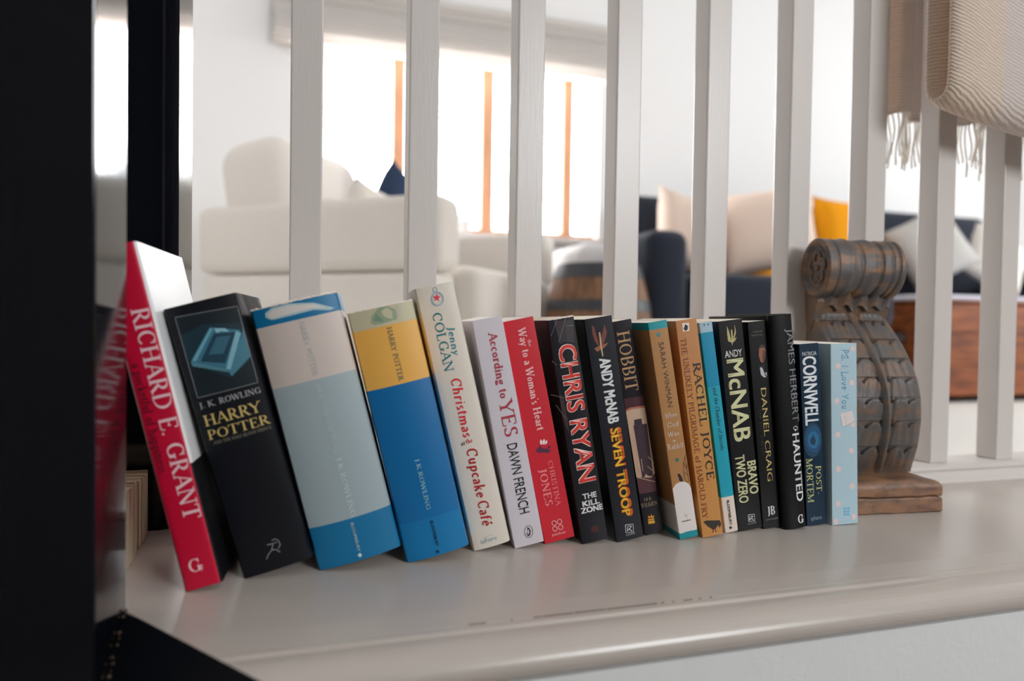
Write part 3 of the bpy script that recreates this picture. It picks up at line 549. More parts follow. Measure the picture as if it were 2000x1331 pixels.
    ('P', (225,205,205),1,[(10.0,20.6),(9.7,19.3),(8.9,18.3),(7.7,17.8),(6.3,17.9),(5.1,18.6),(4.3,19.7),(4.0,21.1),(4.4,22.4),(5.2,23.4),(6.4,23.8),(7.7,23.7),(8.9,23.1),(9.7,21.9)]),
    ('P', (225,205,205),1,[(27.2,6.5),(26.9,5.2),(26.0,4.2),(24.8,3.7),(23.5,3.8),(22.3,4.5),(21.5,5.6),(21.2,7.0),(21.5,8.3),(22.3,9.3),(23.5,9.7),(24.9,9.6),(26.1,8.9),(26.9,7.8)]),
    ('P', (225,205,205),1,[(26.8,98.0),(26.5,96.7),(25.7,95.7),(24.5,95.2),(23.1,95.3),(22.0,95.9),(21.1,97.0),(20.8,98.4),(21.2,99.6),(22.0,100.7),(23.2,101.2),(24.5,101.1),(25.7,100.5),(26.6,99.4)]),
    ('P', (225,205,205),1,[(7.0,3.1),(6.7,1.8),(5.8,0.8),(4.6,0.3),(3.3,0.4),(2.1,1.1),(1.3,2.2),(1.0,3.6),(1.3,4.9),(2.2,5.9),(3.4,6.4),(4.7,6.2),(5.9,5.6),(6.7,4.4)]),
    ('P', (222,215,212),2,[(9.6,109.7),(23.2,112.1),(26.3,101.6),(12.3,96.3)]),
    ('L', (175,165,165),4,0.3,[(11.9,96.1),(26.3,101.5)]),
    ('L', (190,175,172),4,0.25,[(15.3,107.5),(14.1,102.5),(17.4,104.8),(15.9,99.3)]),
    ('P', (120,190,225),2,[(15.9,15.5),(15.4,14.7),(14.1,14.4),(12.9,14.9),(12.4,15.8),(12.9,16.7),(14.2,17.0),(15.4,16.5)]),
    ('P', (120,190,225),2,[(15.9,12.5),(15.3,11.6),(14.1,11.3),(12.9,11.8),(12.4,12.8),(12.9,13.7),(14.1,14.0),(15.4,13.5)]),
    ('P', (120,190,225),2,[(15.8,9.4),(15.3,8.6),(14.1,8.3),(12.9,8.8),(12.4,9.7),(12.9,10.6),(14.1,10.9),(15.3,10.4)]),
    ('P', (120,190,225),2,[(19.9,15.2),(19.4,14.3),(18.2,14.0),(17.0,14.5),(16.5,15.5),(17.0,16.4),(18.2,16.7),(19.4,16.2)]),
    ('P', (120,190,225),2,[(19.9,12.2),(19.4,11.3),(18.2,11.0),(16.9,11.5),(16.4,12.4),(16.9,13.3),(18.2,13.6),(19.4,13.1)]),
    ('P', (120,190,225),2,[(19.9,9.1),(19.4,8.2),(18.1,7.9),(16.9,8.4),(16.4,9.4),(16.9,10.3),(18.1,10.6),(19.4,10.1)]),
  ],
}
# ------------------------------------------------------------------ lettering
# roman alphabet drawn as pen strokes (cap height 1): V/v upright thick/thin, t/l slanted thick/thin, a arc, s serif, o dot
G = {
' ': (.34, ''), 
'A': (.76, 'l .06 0 .38 1;t .38 1 .7 0;l .17 .36 .58 .36;s .06 0 .1;s .7 0 .11'),
'B': (.68, 'V .16 0 1;l .1 1 .36 1;a .36 .76 .2 .24 90 -90;l .16 .52 .38 .52;a .38 .26 .24 .26 90 -90;l .1 0 .38 0'),
'C': (.76, 'a .42 .5 .34 .5 48 312;l .67 .66 .67 .98'),
'D': (.84, 'V .16 0 1;l .08 1 .38 1;a .38 .5 .38 .5 90 -90;l .08 0 .38 0'),
'E': (.66, 'V .16 0 1;l .08 1 .56 1;l .56 1 .58 .8;l .16 .52 .44 .52;l .44 .61 .44 .43;l .08 0 .58 0;l .58 0 .62 .22'),
'F': (.6, 'V .16 0 1;l .08 1 .55 1;l .55 1 .57 .8;l .16 .5 .42 .5;l .42 .6 .42 .4;s .16 0 .12'),
'G': (.84, 'a .42 .5 .34 .5 48 305;V .66 .05 .42;s .68 .42 .12;l .66 .68 .66 .98'),
'H': (.86, 'V .17 0 1;V .69 0 1;l .17 .52 .69 .52;s .17 0 .12;s .17 1 .12;s .69 0 .12;s .69 1 .12'),
'I': (.34, 'V .17 0 1;s .17 0 .12;s .17 1 .12'),
'J': (.42, 'V .24 .06 1;a .1 .04 .14 .2 0 -110;s .24 1 .12'),
'K': (.78, 'V .16 0 1;l .16 .42 .62 1;t .3 .58 .7 0;s .62 1 .1;s .7 0 .1;s .16 0 .12;s .16 1 .12'),
'L': (.62, 'V .16 0 1;l .08 0 .56 0;l .56 0 .59 .25;s .16 1 .12'),
'M': (.98, 'v .13 0 1;t .13 1 .47 .04;l .47 .04 .82 1;V .84 0 1;s .13 0 .1;s .84 0 .12;s .08 1 .06;s .88 1 .08'),
'N': (.85, 'v .13 0 1;t .13 1 .7 0;v .7 0 1;s .13 0 .1;s .7 1 .1;s .08 1 .07'),
'O': (.84, 'a .42 .5 .35 .5 0 360'),
'P': (.64, 'V .16 0 1;l .08 1 .34 1;a .34 .73 .23 .27 90 -90;l .16 .46 .34 .46;s .16 0 .12'),
'R': (.74, 'V .16 0 1;l .08 1 .34 1;a .34 .74 .22 .26 90 -90;l .16 .48 .36 .48;t .34 .48 .66 0;s .16 0 .12;s .68 0 .08'),
'S': (.58, 'a .29 .745 .19 .25 35 270;a .29 .25 .21 .25 90 -145;l .45 .8 .45 .98;l .09 .02 .09 .22'),
'T': (.72, 'V .36 0 1;l .04 1 .68 1;l .04 1 .03 .8;l .68 1 .69 .8;s .36 0 .13'),
'U': (.82, 'V .16 .3 1;a .41 .3 .26 .3 180 360;v .67 .3 1;s .16 1 .12;s .67 1 .1'),
'V': (.76, 't .07 1 .39 0;l .39 0 .7 1;s .07 1 .1;s .7 1 .1'),
'W': (1.06, 't .06 1 .31 0;l .31 0 .53 .95;t .5 1 .76 0;l .76 0 1 1;s .06 1 .1;s 1 1 .1'),
'Y': (.74, 't .06 1 .37 .46;l .37 .46 .68 1;V .37 0 .46;s .06 1 .1;s .68 1 .1;s .37 0 .12'),
'Z': (.68, 'l .08 1 .6 1;t .6 1 .08 0;l .08 0 .6 0'),
'a': (.5, 'a .24 .45 .15 .18 165 0;V .39 .03 .45;a .22 .17 .15 .17 60 300;l .28 .33 .39 .38;s .43 0 .05'),
'b': (.58, 'V .14 .02 1;a .31 .31 .2 .31 150 -150;s .1 1 .06'),
'c': (.5, 'a .28 .32 .2 .31 50 310;o .42 .5 .05'),
'd': (.6, 'V .46 0 1;a .27 .31 .2 .31 30 330;s .42 1 .06;s .5 0 .06'),
'e': (.52, 'a .28 .32 .2 .31 0 315;l .08 .36 .48 .36'),
'f': (.38, 'V .17 0 .82;a .31 .82 .14 .16 180 50;l .04 .62 .34 .62;s .17 0 .1'),
'g': (.54, 'a .26 .42 .17 .2 0 360;a .26 -.1 .2 .14 0 360;l .4 .56 .52 .62;l .14 .24 .16 .04'),
'h': (.62, 'V .15 0 1;a .31 .42 .16 .2 170 0;V .47 0 .42;s .15 0 .1;s .47 0 .1;s .11 1 .06'),
'i': (.3, 'V .15 0 .62;s .15 0 .1;s .11 .62 .06;o .15 .84 .065'),
'k': (.58, 'V .15 0 1;l .15 .28 .44 .62;t .26 .38 .5 0;s .15 0 .1;s .5 0 .08;s .11 1 .06;s .44 .62 .08'),
'l': (.3, 'V .15 0 1;s .15 0 .1;s .11 1 .06'),
'm': (.92, 'V .15 0 .62;a .3 .42 .15 .2 170 0;V .45 0 .42;a .6 .42 .15 .2 170 0;V .75 0 .42;s .15 0 .09;s .45 0 .09;s .75 0 .09;s .11 .62 .05'),
'n': (.62, 'V .15 0 .62;a .31 .42 .16 .2 170 0;V .47 0 .42;s .15 0 .1;s .47 0 .1;s .11 .62 .05'),
'o': (.56, 'a .28 .31 .2 .31 0 360'),
'p': (.6, 'V .15 -.3 .6;a .32 .31 .2 .31 150 -150;s .15 -.3 .1;s .11 .62 .05'),
'r': (.44, 'V .15 0 .62;a .3 .45 .15 .17 160 60;o .39 .56 .05;s .15 0 .1;s .11 .62 .05'),
's': (.42, 'a .21 .465 .13 .155 35 270;a .21 .16 .15 .16 90 -145'),
't': (.36, 'V .17 .12 .82;a .28 .12 .11 .12 180 300;l .04 .62 .32 .62'),
'u': (.62, 'V .15 .2 .62;a .3 .2 .15 .2 180 350;V .46 0 .62;s .11 .62 .05;s .42 .62 .05;s .5 0 .05'),
'v': (.54, 't .08 .62 .27 0;l .27 0 .46 .62;s .08 .62 .07;s .46 .62 .07'),
'w': (.8, 't .07 .62 .23 0;l .23 0 .4 .58;t .4 .62 .56 0;l .56 0 .72 .62;s .07 .62 .07;s .72 .62 .07'),
'x': (.54, 't .08 .62 .46 0;l .46 .62 .08 0'),
'y': (.54, 't .08 .62 .28 0;l .47 .62 .18 -.24;o .15 -.24 .05;s .08 .62 .07;s .47 .62 .07'),
'é': (.52, 'a .28 .32 .2 .31 0 315;l .08 .36 .48 .36;t .24 .76 .38 .94'),
'.': (.26, 'o .12 .05 .065'), '-': (.36, 'l .06 .33 .3 .33'), ',': (.24, 'o .12 .04 .06'),
'’': (.2, 'o .1 .9 .06;l .12 .9 .08 .76'), 
}
STY = {'grant': (.15, .055, 1, 0), 'serif': (.14, .06, 1, 0), 'serifb': (.19, .085, 1, 0), 'italic': (.12, .07, 0, .22),
       'script': (.17, .09, 0, .12), 'hand': (.085, .085, 0, .06)}
def pen(text, style):
    T, N, ser, shear = STY[style]; V = []; F = []; x0 = 0
    def ribbon(pts, ws):
        b = len(V); n = len(pts)
        for i, (px, py) in enumerate(pts):
            ax, ay = pts[max(i-1, 0)]; cx, cy = pts[min(i+1, n-1)]; tx, ty = cx-ax, cy-ay; L = math.hypot(tx, ty) or 1
            hx, hy = -ty/L*ws[i]/2, tx/L*ws[i]/2; V.append((px+hx, py+hy)); V.append((px-hx, py-hy))
        for i in range(n-1): F.append((b+2*i, b+2*i+1, b+2*i+3, b+2*i+2))
    for ch in text:
        adv, spec = G.get(ch, (.3, ''))
        for tok in spec.split(';'):
            if not tok: continue
            k, *nn = tok.split(); q = [float(z) for z in nn]
            if k in 'Vv': ribbon([(x0+q[0], q[1]), (x0+q[0], q[2])], [T if k == 'V' else N]*2)
            elif k in 'tl': ribbon([(x0+q[0], q[1]), (x0+q[2], q[3])], [T if k == 't' else N]*2)
            elif k == 's':
                if ser:
                    y = q[1]+(N/2 if q[1] < .3 else -N/2); ribbon([(x0+q[0]-q[2]-.03, y), (x0+q[0]+q[2]+.03, y)], [N]*2)
            elif k == 'o': 
                r = q[2]; b = len(V); V.extend([(x0+q[0]+r*math.cos(i*math.pi/4), q[1]+r*math.sin(i*math.pi/4)) for i in range(8)]); F.append(tuple(range(b, b+8)))
            elif k == 'a':
                n = max(5, int(abs(q[5]-q[4])/22)); pts = []; ws = []
                for i in range(n+1):
                    a = R(q[4]+(q[5]-q[4])*i/n); rx, ry = q[2]-T*.2, q[3]-N/2
                    pts.append((x0+q[0]+rx*math.cos(a), q[1]+ry*math.sin(a))); ws.append(N+(T-N)*abs(math.cos(a))**1.4)
                ribbon(pts, ws)
        x0 += adv+(.05 if not ser else .03)
    return [(x+shear*y, y) for x, y in V], F
_font_cache = {}
def sans(text, bold):
    key = (text, bold)
    if key in _font_cache: return _font_cache[key]
    def raw(t):
        cu = bpy.data.curves.new('lettering', 'FONT'); cu.body = t; cu.size = 1; cu.resolution_u = 3; cu.offset = min(bold, 0); cu.fill_mode = 'FRONT'
        o = bpy.data.objects.new('lettering', cu); me = bpy.data.meshes.new_from_object(o)
        r = [(v.co.x, v.co.y) for v in me.vertices], [tuple(p.vertices) for p in me.polygons]
        bpy.data.objects.remove(o); bpy.data.curves.remove(cu); bpy.data.meshes.remove(me); return r
    H = max(y for x, y in raw('H')[0]); V, F = raw(text)
    if bold > .005:   # embolden by overlaying slightly shifted copies, keeps the counters crisp
        V0, F0 = V, F; V, F = [], []
        for dx, dy in ((-1, -.6), (1, -.6), (-1, .6), (1, .6), (0, 0)):
            n = len(V); V = V+[(x+dx*bold, y+dy*bold) for x, y in V0]; F = F+[tuple(n+i for i in f) for f in F0]
        H += bold*1.2
    r = ([(x/H, y/H) for x, y in V], F); _font_cache[key] = r; return r
SANS = {'sans': 0, 'sansb': .02, 'sansx': .04, 'sansx1': .016, 'sansc': .008, 'sansc2': .026, 'sansn': .006, 'sansl': -.008}

# ------------------------------------------------------------------ books
def cover_mesh(w, h, D, t, bulge, bands, rnd, groove, side=None):
    """one wrapped cover: left board, spine, right board, with colour bands up the height"""
    P = [(0, D), (0, D*.5)]
    if groove: P += [(0, .011), (.0014, .0075), (.0, .004)]
    else: P += [(0, .004)]
    n = 10
    def yb(x): return -bulge*(1-((2*x/w)-1)**2)
    P += [(0, rnd)] if rnd else []
    for i in range(n+1):
        x = w*i/n
        if rnd and i in (0, n): x = rnd*.6 if i == 0 else w-rnd*.6
        P.append((x, yb(x)+(0 if i not in (0, n) else rnd*.15)))
    P += [(w, rnd)] if rnd else []
    P += [(w, .004)] if not groove else [(w, .004), (w-.0014, .0075), (w, .011)]
    P += [(w, D*.5), (w, D)]
    n = len(P); I = []
    for i, (x, y) in enumerate(P):
        a = P[max(i-1, 0)]; b = P[min(i+1, n-1)]; tx, ty = b[0]-a[0], b[1]-a[1]; L = math.hypot(tx, ty)
        I.append((x-ty/L*t, y+tx/L*t))
    zs = sorted({0, h, *[b for b in [q[0] for q in bands]+([side] if side else []) if 0 < b < h]})
    bm = bmesh.new()
    o = [[bm.verts.new((x, y, z)) for x, y in P] for z in zs]; ii = [[bm.verts.new((x, y, z)) for x, y in I] for z in zs]
    for r in range(len(zs)-1):
        zc = (zs[r]+zs[r+1])/2; mi = max((k for k, q in enumerate(bands) if q[0] <= zc), default=0)
        for i in range(n-1):
            f = bm.faces.new((o[r][i], o[r][i+1], o[r+1][i+1], o[r+1][i])); f.material_index = mi
            if side and i > n-6: f.material_index = len(bands)+(1 if zc < side else 2)
            f = bm.faces.new((ii[r][i+1], ii[r][i], ii[r+1][i], ii[r+1][i+1])); f.material_index = len(bands)
        for i in (0, n-1):
            f = bm.faces.new((o[r][i], o[r+1][i], ii[r+1][i], ii[r][i])); f.material_index = len(bands)
    for r in (0, -1):
        for i in range(n-1):
            f = bm.faces.new((o[r][i], o[r][i+1], ii[r][i+1], ii[r][i])); f.material_index = len(bands)
    return bm
def surf(w, bulge):
    return lambda u, v, lay: (u, -bulge*(1-(2*u/w-1)**2)-.00008-.00005*lay, v)
def add_print(root, key, w, h, bulge):
    S = surf(w, bulge)
    patches = {}
    for ni, it in enumerate(PRINT[key]):
        if it[0] == 'T':
            _, s, sty, col, dr, u0, v0, L, ch = it
            V, F = sans(s, SANS[sty]) if sty in SANS else pen(s, sty)
            a = min(x for x, y in V); b = max(x for x, y in V); lay = 8 if sty == 'sansx1' else 6
            pos = []
            for x, y in V:
                q = (x-a)/(b-a)*L
                u, v = (u0+y*ch, v0-q) if dr == 'd' else (u0+q, v0+y*ch)
                pos.append(S(min(max(u/1000, .0003), w-.0003), v/1000, lay))
            me = bpy.data.meshes.new('lettering'); me.from_pydata(pos, [], F); obj('lettering', me, ink(col), root)
        else:
            V, F = patches.setdefault((tuple(it[1]), ni), ([], []))
            if it[0] == 'P':
                bm = bmesh.new(); vs = [bm.verts.new((min(max(a, .3), w*1000-.3), min(max(b, 0), h*1000), 0)) for a, b in it[3]]
                f = bm.faces.new(vs); bmesh.ops.triangulate(bm, faces=[f])
                for _ in range(5):
                    es = [e for e in bm.edges if e.calc_length() > (3.5 if bulge > .001 else 12)]
                    if not es: break
                    bmesh.ops.subdivide_edges(bm, edges=es, cuts=1)
                    bmesh.ops.triangulate(bm, faces=bm.faces)
                base = len(V); bm.verts.index_update()
                V += [S(v.co.x/1000, v.co.y/1000, it[2]) for v in bm.verts]; F += [tuple(base+v.index for v in f.verts) for f in bm.faces]; bm.free()
            else:
                pts = it[4]; ww = it[3]/2
                fine = [pts[0]]
                for a, b in zip(pts, pts[1:]):
                    k = max(1, int(math.dist(a, b)/4)); fine += [(a[0]+(b[0]-a[0])*i/k, a[1]+(b[1]-a[1])*i/k) for i in range(1, k+1)]
                base = len(V); n = len(fine)
                for i, (px, py) in enumerate(fine):
                    ax, ay = fine[max(i-1, 0)]; cx, cy = fine[min(i+1, n-1)]; tx, ty = cx-ax, cy-ay; l = math.hypot(tx, ty) or 1
                    V.append(S((px-ty/l*ww)/1000, (py+tx/l*ww)/1000, it[2]+4)); V.append(S((px+ty/l*ww)/1000, (py-tx/l*ww)/1000, it[2]+4))
                F += [(base+2*i, base+2*i+1, base+2*i+3, base+2*i+2) for i in range(n-1)]
    for (col, ni), (V, F) in patches.items():
        me = bpy.data.meshes.new('printed_motif'); me.from_pydata(V, [], F); obj('printed_motif', me, ink(col), root)
# key: (name, label, depth, hard?, bulge, bands[(from height mm, colour)], page tone, roughness)
SPEC = {
'grant': ('hardback_book', 'crimson hardback, first and leftmost of the row, leaning against the black post', .125, 1, .0006, [(0, (196, 8, 52))], (240, 236, 232)),
'hbp': ('hardback_book', 'thick black hardback with a white-framed picture of an old book and gold title', .122, 1, .0022, [(0, (20, 22, 28))], (236, 232, 224)),
'ootp': ('hardback_book', 'widest book of the row, beige and grey-blue spine with white feather on blue at top', .122, 1, .0055, [(0, (12, 112, 160)), (33.9, (158, 174, 180)), (144.5, (206, 194, 186)), (191.5, (12, 112, 160))], (214, 198, 178)),
'poa': ('hardback_book', 'blue hardback with a yellow band and faded green picture at the top of its spine', .122, 1, .004, [(0, (8, 118, 176)), (31.5, (4, 106, 166)), (141.5, (232, 176, 84)), (189, (196, 190, 160))], (206, 190, 166)),
'colgan': ('hardback_book', 'tallest cream-white book, with red lettering and a round blue star ornament on its spine', .104, 1, .0018, [(0, (222, 214, 202))], (214, 190, 178)),
'yes': ('paperback_book', 'pale lilac-white paperback with red title According to YES and a penguin emblem', .112, 0, .0003, [(0, (214, 208, 216))], (236, 232, 226)),
'heart': ('paperback_book', 'bright red paperback with white title Way to a Woman’s Heart', .108, 0, .0003, [(0, (206, 40, 54))], (238, 230, 220)),
'ryan': ('paperback_book', 'black paperback with huge red and white capitals and title THE KILL ZONE', .112, 0, .0008, [(0, (34, 34, 40))], (226, 214, 196)),
'seven': ('paperback_book', 'black paperback with yellow and orange title SEVEN TROOP', .112, 0, .0004, [(0, (36, 38, 44))], (230, 220, 202)),
'hobbit': ('paperback_book', 'narrow dark paperback with bronze capitals above a picture of a lit doorway', .105, 0, .0003, [(0, (30, 26, 32))], (232, 222, 206)),
'rabbit': ('paperback_book', 'tan paperback with turquoise top edge, little stars and a white snow hill at its foot', .12, 0, .0003, [(0, (20, 145, 155)), (6, (222, 216, 213)), (32, (176, 128, 80)), (191.8, (22, 150, 160))], (236, 228, 214)),
'fry': ('paperback_book', 'orange-tan paperback with a black bird printed at its foot', .12, 0, .0003, [(0, (198, 140, 78)), (150, (192, 132, 82))], (236, 228, 212)),
'cos': ('paperback_book', 'narrowest book of the row, turquoise blue spine with a cream foot', .112, 0, .0003, [(0, (226, 214, 204)), (33.8, (30, 160, 184)), (138.4, (8, 140, 178)), (189.2, (160, 192, 208))], (226, 216, 200)),
'bravo': ('paperback_book', 'black paperback with pale yellow title BRAVO TWO ZERO under a gold winged dagger', .112, 0, .0003, [(0, (26, 26, 28))], (232, 222, 206)),
'craig': ('paperback_book', 'black paperback with a small printed portrait in a bow tie and spaced gold capitals', .11, 0, .0003, [(0, (24, 24, 26))], (236, 230, 220)),
'herbert': ('hardback_book', 'glossy black hardback with white title HAUNTED, slightly taller than its neighbours', .116, 1, .0022, [(0, (14, 15, 18))], (226, 216, 200)),
'cornwell': ('paperback_book', 'short dark navy paperback with title POST-MORTEM and a blue glow', .098, 0, .0003, [(0, (20, 46, 66))], (236, 230, 220)),
'psily': ('paperback_book', 'short pale blue paperback with pink dots, last book before the carved bookend', .098, 0, .0003, [(0, (176, 204, 216))], (240, 234, 226)),
}
for key, (nm, lab, D, hard, bulge, bands, pg) in SPEC.items():
    X, Y, psi, phi, w, h = FRAME[key]
    t = thing(nm, lab, 'book', (X, Y, 0.0002), (0, -phi, psi), 'books in the row on the ledge')
    th = .0024 if hard else .0004; rnd = .0022 if hard else .0006
    cm = [mat('cover_%s_%d' % (key, i), c, .42 if hard else .38, .4 if sum(c) > 200 else .22, bump=.00004, bscale=900) for i, (z, c) in enumerate(bands)]
    inner = mat('cover_inside', (225, 220, 212), .8, .2) if not hard else cm[-1]
    from_bm('cover', cover_mesh(w, h, D, th, bulge, [(z/1000, c) for z, c in bands], rnd, hard and key not in ('colgan', 'grant'), .088 if key == 'grant' else None), cm+[inner]+([mat('jacket_black', (18, 18, 22), .4, .4), mat('jacket_white', (232, 234, 236), .35, .4)] if key == 'grant' else []), t, smooth=True)
    pm = MATS.get('pages_'+key)
    m = page_m.copy(); m.name = 'pages_'+key; m.node_tree.nodes['Principled BSDF'].inputs['Base Color'].default_value = (*lin(pg), 1)
    oh = .003 if hard else .0002
    bm = bx(bmesh.new(), th+.0002, w-th-.0002, th+.0006, D-(.004 if hard else .0003), oh, h-oh)
    from_bm('pages', bm, m, t)
    add_print(t, key, w, h, bulge)
# plastic-worn paper fringes along the heads of the two oldest jackets
random.seed(11)
for key in ('ootp', 'poa', 'ryan'):
    X, Y, psi, phi, w, h = FRAME[key]; bl = SPEC[key][4]
    root = [o for o in bpy.data.objects if o.get('label') == SPEC[key][1]][0]
    V = []; F = []; n = 40
    for i in range(n+1):
        x = w*i/n; y = -bl*(1-(2*x/w-1)**2); up = random.uniform(.0001, .0012)*(1.4 if key == 'ootp' else 1)
        V += [(x, y-.0002, h-random.uniform(.0001, .0006)), (x+random.uniform(-.0003, .0003), y+.0003, h+up)]
    F = [(2*i, 2*i+2, 2*i+3, 2*i+1) for i in range(n)]
    me = bpy.data.meshes.new('torn_edge'); me.from_pydata(V, [], F); o = obj('torn_edge', me, mat('torn_paper', (238, 226, 214), .9, .1), root); o['label'] = 'pale torn paper edge'
# small old paperback standing behind the newel with its page edges to the right
t = thing('paperback_book', 'old yellowed paperback half hidden behind the black post, ragged page edges showing', 'book', (-.1275, -.108, .0002), (0, 0, R(1)))
random.seed(5)
bm = bmesh.new(); n = 26
for j in range(n):
    y0 = .001+j*.0036; tone = random.uniform(-.0006, .0006); hz = .060+random.uniform(-.0018, .0012)-(.004 if j > 9 else 0)
    bx(bm, -.075+tone, -.001+tone-(.0018 if j > 9 else 0), y0, y0+.0037, .0005, hz)
oldp = mat('old_page_paper', (206, 196, 170), .95, .1, bump=.0004, bscale=60, stretch=(1, 60, .6))
from_bm('pages', bm, oldp, t)
box('cover', -.078, -.0015, -.0006, .0005, 0, .061, mat('old_cover', (196, 186, 160), .8, .2), t)
box('cover', -.078, -.003, .0955, .0965, 0, .058, mat('old_cover', (196, 186, 160), .8, .2), t)
# ------------------------------------------------------------------ carved wooden corbel used as a bookend
def worn_mat(name, base, worn, amt=.5):
    m = bpy.data.materials.new(name); m.use_nodes = True; nt = m.node_tree; b = nt.nodes['Principled BSDF']; b.inputs['Roughness'].default_value = .4
    tc = nt.nodes.new('ShaderNodeTexCoord'); mp = nt.nodes.new('ShaderNodeMapping'); mp.inputs['Scale'].default_value = (40, 40, 110); nt.links.new(tc.outputs['Object'], mp.inputs[0])
    n1 = nt.nodes.new('ShaderNodeTexNoise'); n1.inputs['Scale'].default_value = 1; n1.inputs['Detail'].default_value = 6; nt.links.new(mp.outputs[0], n1.inputs['Vector'])
    n2 = nt.nodes.new('ShaderNodeTexNoise'); n2.inputs['Scale'].default_value = 900; nt.links.new(tc.outputs['Object'], n2.inputs['Vector'])
    g = nt.nodes.new('ShaderNodeNewGeometry')
    a = nt.nodes.new('ShaderNodeMath'); a.operation = 'MULTIPLY_ADD'; a.inputs[1].default_value = 1.6; a.inputs[2].default_value = -.82+.0
    nt.links.new(g.outputs['Pointiness'], a.inputs[0])
    s = nt.nodes.new('ShaderNodeMath'); s.operation = 'ADD'; nt.links.new(a.outputs[0], s.inputs[0]); nt.links.new(n1.outputs[0], s.inputs[1])
    rp = nt.nodes.new('ShaderNodeValToRGB'); e = rp.color_ramp.elements; e[0].position = .46-amt*.1; e[0].color = (*lin(base), 1); e[1].position = .68-amt*.1; e[1].color = (*lin(worn), 1)
    nt.links.new(s.outputs[0], rp.inputs[0]); nt.links.new(rp.outputs[0], b.inputs['Base Color'])
    bp = nt.nodes.new('ShaderNodeBump'); bp.inputs['Distance'].default_value = .0004; ad = nt.nodes.new('ShaderNodeMath'); ad.operation = 'ADD'
    nt.links.new(n1.outputs[0], ad.inputs[0]); nt.links.new(n2.outputs[0], ad.inputs[1]); nt.links.new(ad.outputs[0], bp.inputs['Height']); nt.links.new(bp.outputs[0], b.inputs['Normal'])
    return m
corb_m = worn_mat('worn_grey_wood', (88, 84, 82), (114, 88, 68), .15)
roll_m = worn_mat('worn_roll_wood', (86, 81, 80), (140, 104, 74), .1)
base_m = worn_mat('worn_base_wood', (96, 72, 58), (140, 102, 76), .9)
top_m = worn_mat('worn_base_top', (110, 106, 104), (124, 106, 94), .2)
cb = thing('carved_corbel', 'carved grey-brown wooden scroll corbel standing as a bookend at the end of the row', 'bookend', (.6505, -.1245, .0002), (0, 0, R(-6)))
# base of two boards (local x from -.115 to 0, y back 0..0.105)
def base_board(z0, z1, rnd, m, nm):
    n = 8; P = []
    bm = bmesh.new(); x0, x1, y0, y1 = -.118, 0, 0, .0935
    secs = []
    for k in range(n+1):
        a = math.pi/2*k/n; off = rnd*(1-math.cos(a)); secs.append((off, z1-rnd+rnd*math.sin(a)))
    rings = [[(x0+.0, y0+.0), (x1, y0), (x1, y1), (x0, y1), z0]]
    rings = [(0.0, z0+.0012)]+secs
    vs = []
    for off, z in [(.0012, z0)]+rings:
        vs.append([bm.verts.new(p) for p in ((x0+off, y0+off, z), (x1-off, y0+off, z), (x1-off, y1-off, z), (x0+off, y1-off, z))])
    for a, b in zip(vs, vs[1:]):
        for i in range(4): bm.faces.new((a[i], a[(i+1) % 4], b[(i+1) % 4], b[i]))
    bm.faces.new(vs[0]); f = bm.faces.new(vs[-1])
    bmesh.ops.subdivide_edges(bm, edges=[e for e in bm.edges if e.calc_length() > .05], cuts=30)
    bmesh.ops.triangulate(bm, faces=[f for f in bm.faces if len(f.verts) > 4])
    from mathutils import noise
    for v in bm.verts: v.co += noise.noise_vector(v.co*70)*.0009
    return from_bm(nm, bm, m, cb, smooth=True)
base_board(0, .0168, .0025, base_m, 'base_board')
base_board(.0174, .034, .0085, base_m, 'base_board')
# body: front profile v(z) carved with leaf tiers, flat back
prof = [(.0335, .042), (.0435, .0372), (.0535, .0336), (.065, .0305), (.0772, .0285), (.092, .0269), (.1059, .0267), (.120, .0288), (.1337, .0321), (.145, .0375), (.1558, .0435), (.167, .051),
        (.1783, .0599), (.187, .068), (.1959, .0767), (.2045, .0855), (.2129, .0905), (.222, .089), (.232, .080), (.242, .070)]
def pv(z):
    for (z0, v0), (z1, v1) in zip(prof, prof[1:]):
        if z <= z1: t = (z-z0)/(z1-z0); return v0+(v1-v0)*t
    return prof[-1][1]
def psm(z): return sum(pv(min(max(z+k*.0022, .0335), .242)) for k in (-2, -1, 0, 1, 2))/5
UW = .094
NU, NV = 92, 300
tiers = [.034, .066, .094, .119, .141, .161, .182, .203, .215]
def relief(a, z):
    """a in -1..1 across, height of the carving in metres (positive = towards the viewer)"""
    lip = .2145+.0045*abs(math.sin(a*7.5+.6))+.0015*math.sin(a*17)
    if z > lip:   # ragged overhanging lip of leaves under the roll, then plain neck
        k = (z-lip)/.018
        if k < 1: return .0085*(1-k)**.8*(.8+.2*abs(math.sin(a*7.5+.6)))
        return .0
    if z > .2115: return -.001
    k = max((i for i, q in enumerate(tiers[:-1]) if z >= q), default=0); t = max(0, (z-tiers[k])/(tiers[k+1]-tiers[k]))
    b = abs(a)
    # leaf side lobes: scalloped tops, flutes running down
    lobes = 2 if k < 6 else 3
    ph = (b-.12)/.88*lobes
    sc = abs(math.sin(math.pi*min(max(ph, 0), lobes)))
    top = 1-.28*(1-sc**.6)-.10*b
    h = 0
    if b > .12:
        if t < top: 
            h = .0028*(t/top)**1.5*(.55+.45*sc**.5)+.0005*math.cos(ph*math.pi*4+t*2.5)*(.4+.6*t)
            if t > top-.1: h -= .0006*(t-top+.1)/.1
        else: h = -.0016
        e = max(0, (b-.86)/.14); h = h*(1-e)-.0012*e
    rib = math.exp(-((b)/.075)**2)*.0042; grv = -math.exp(-((b-.135)/.035)**2)*.0022
    fade = min(1, max(0, (z-.034)/.01))
    return (h+grv)*fade+rib*min(1, max(.15, (.2-z)/.06))*fade
bm = bmesh.new(); rows = []
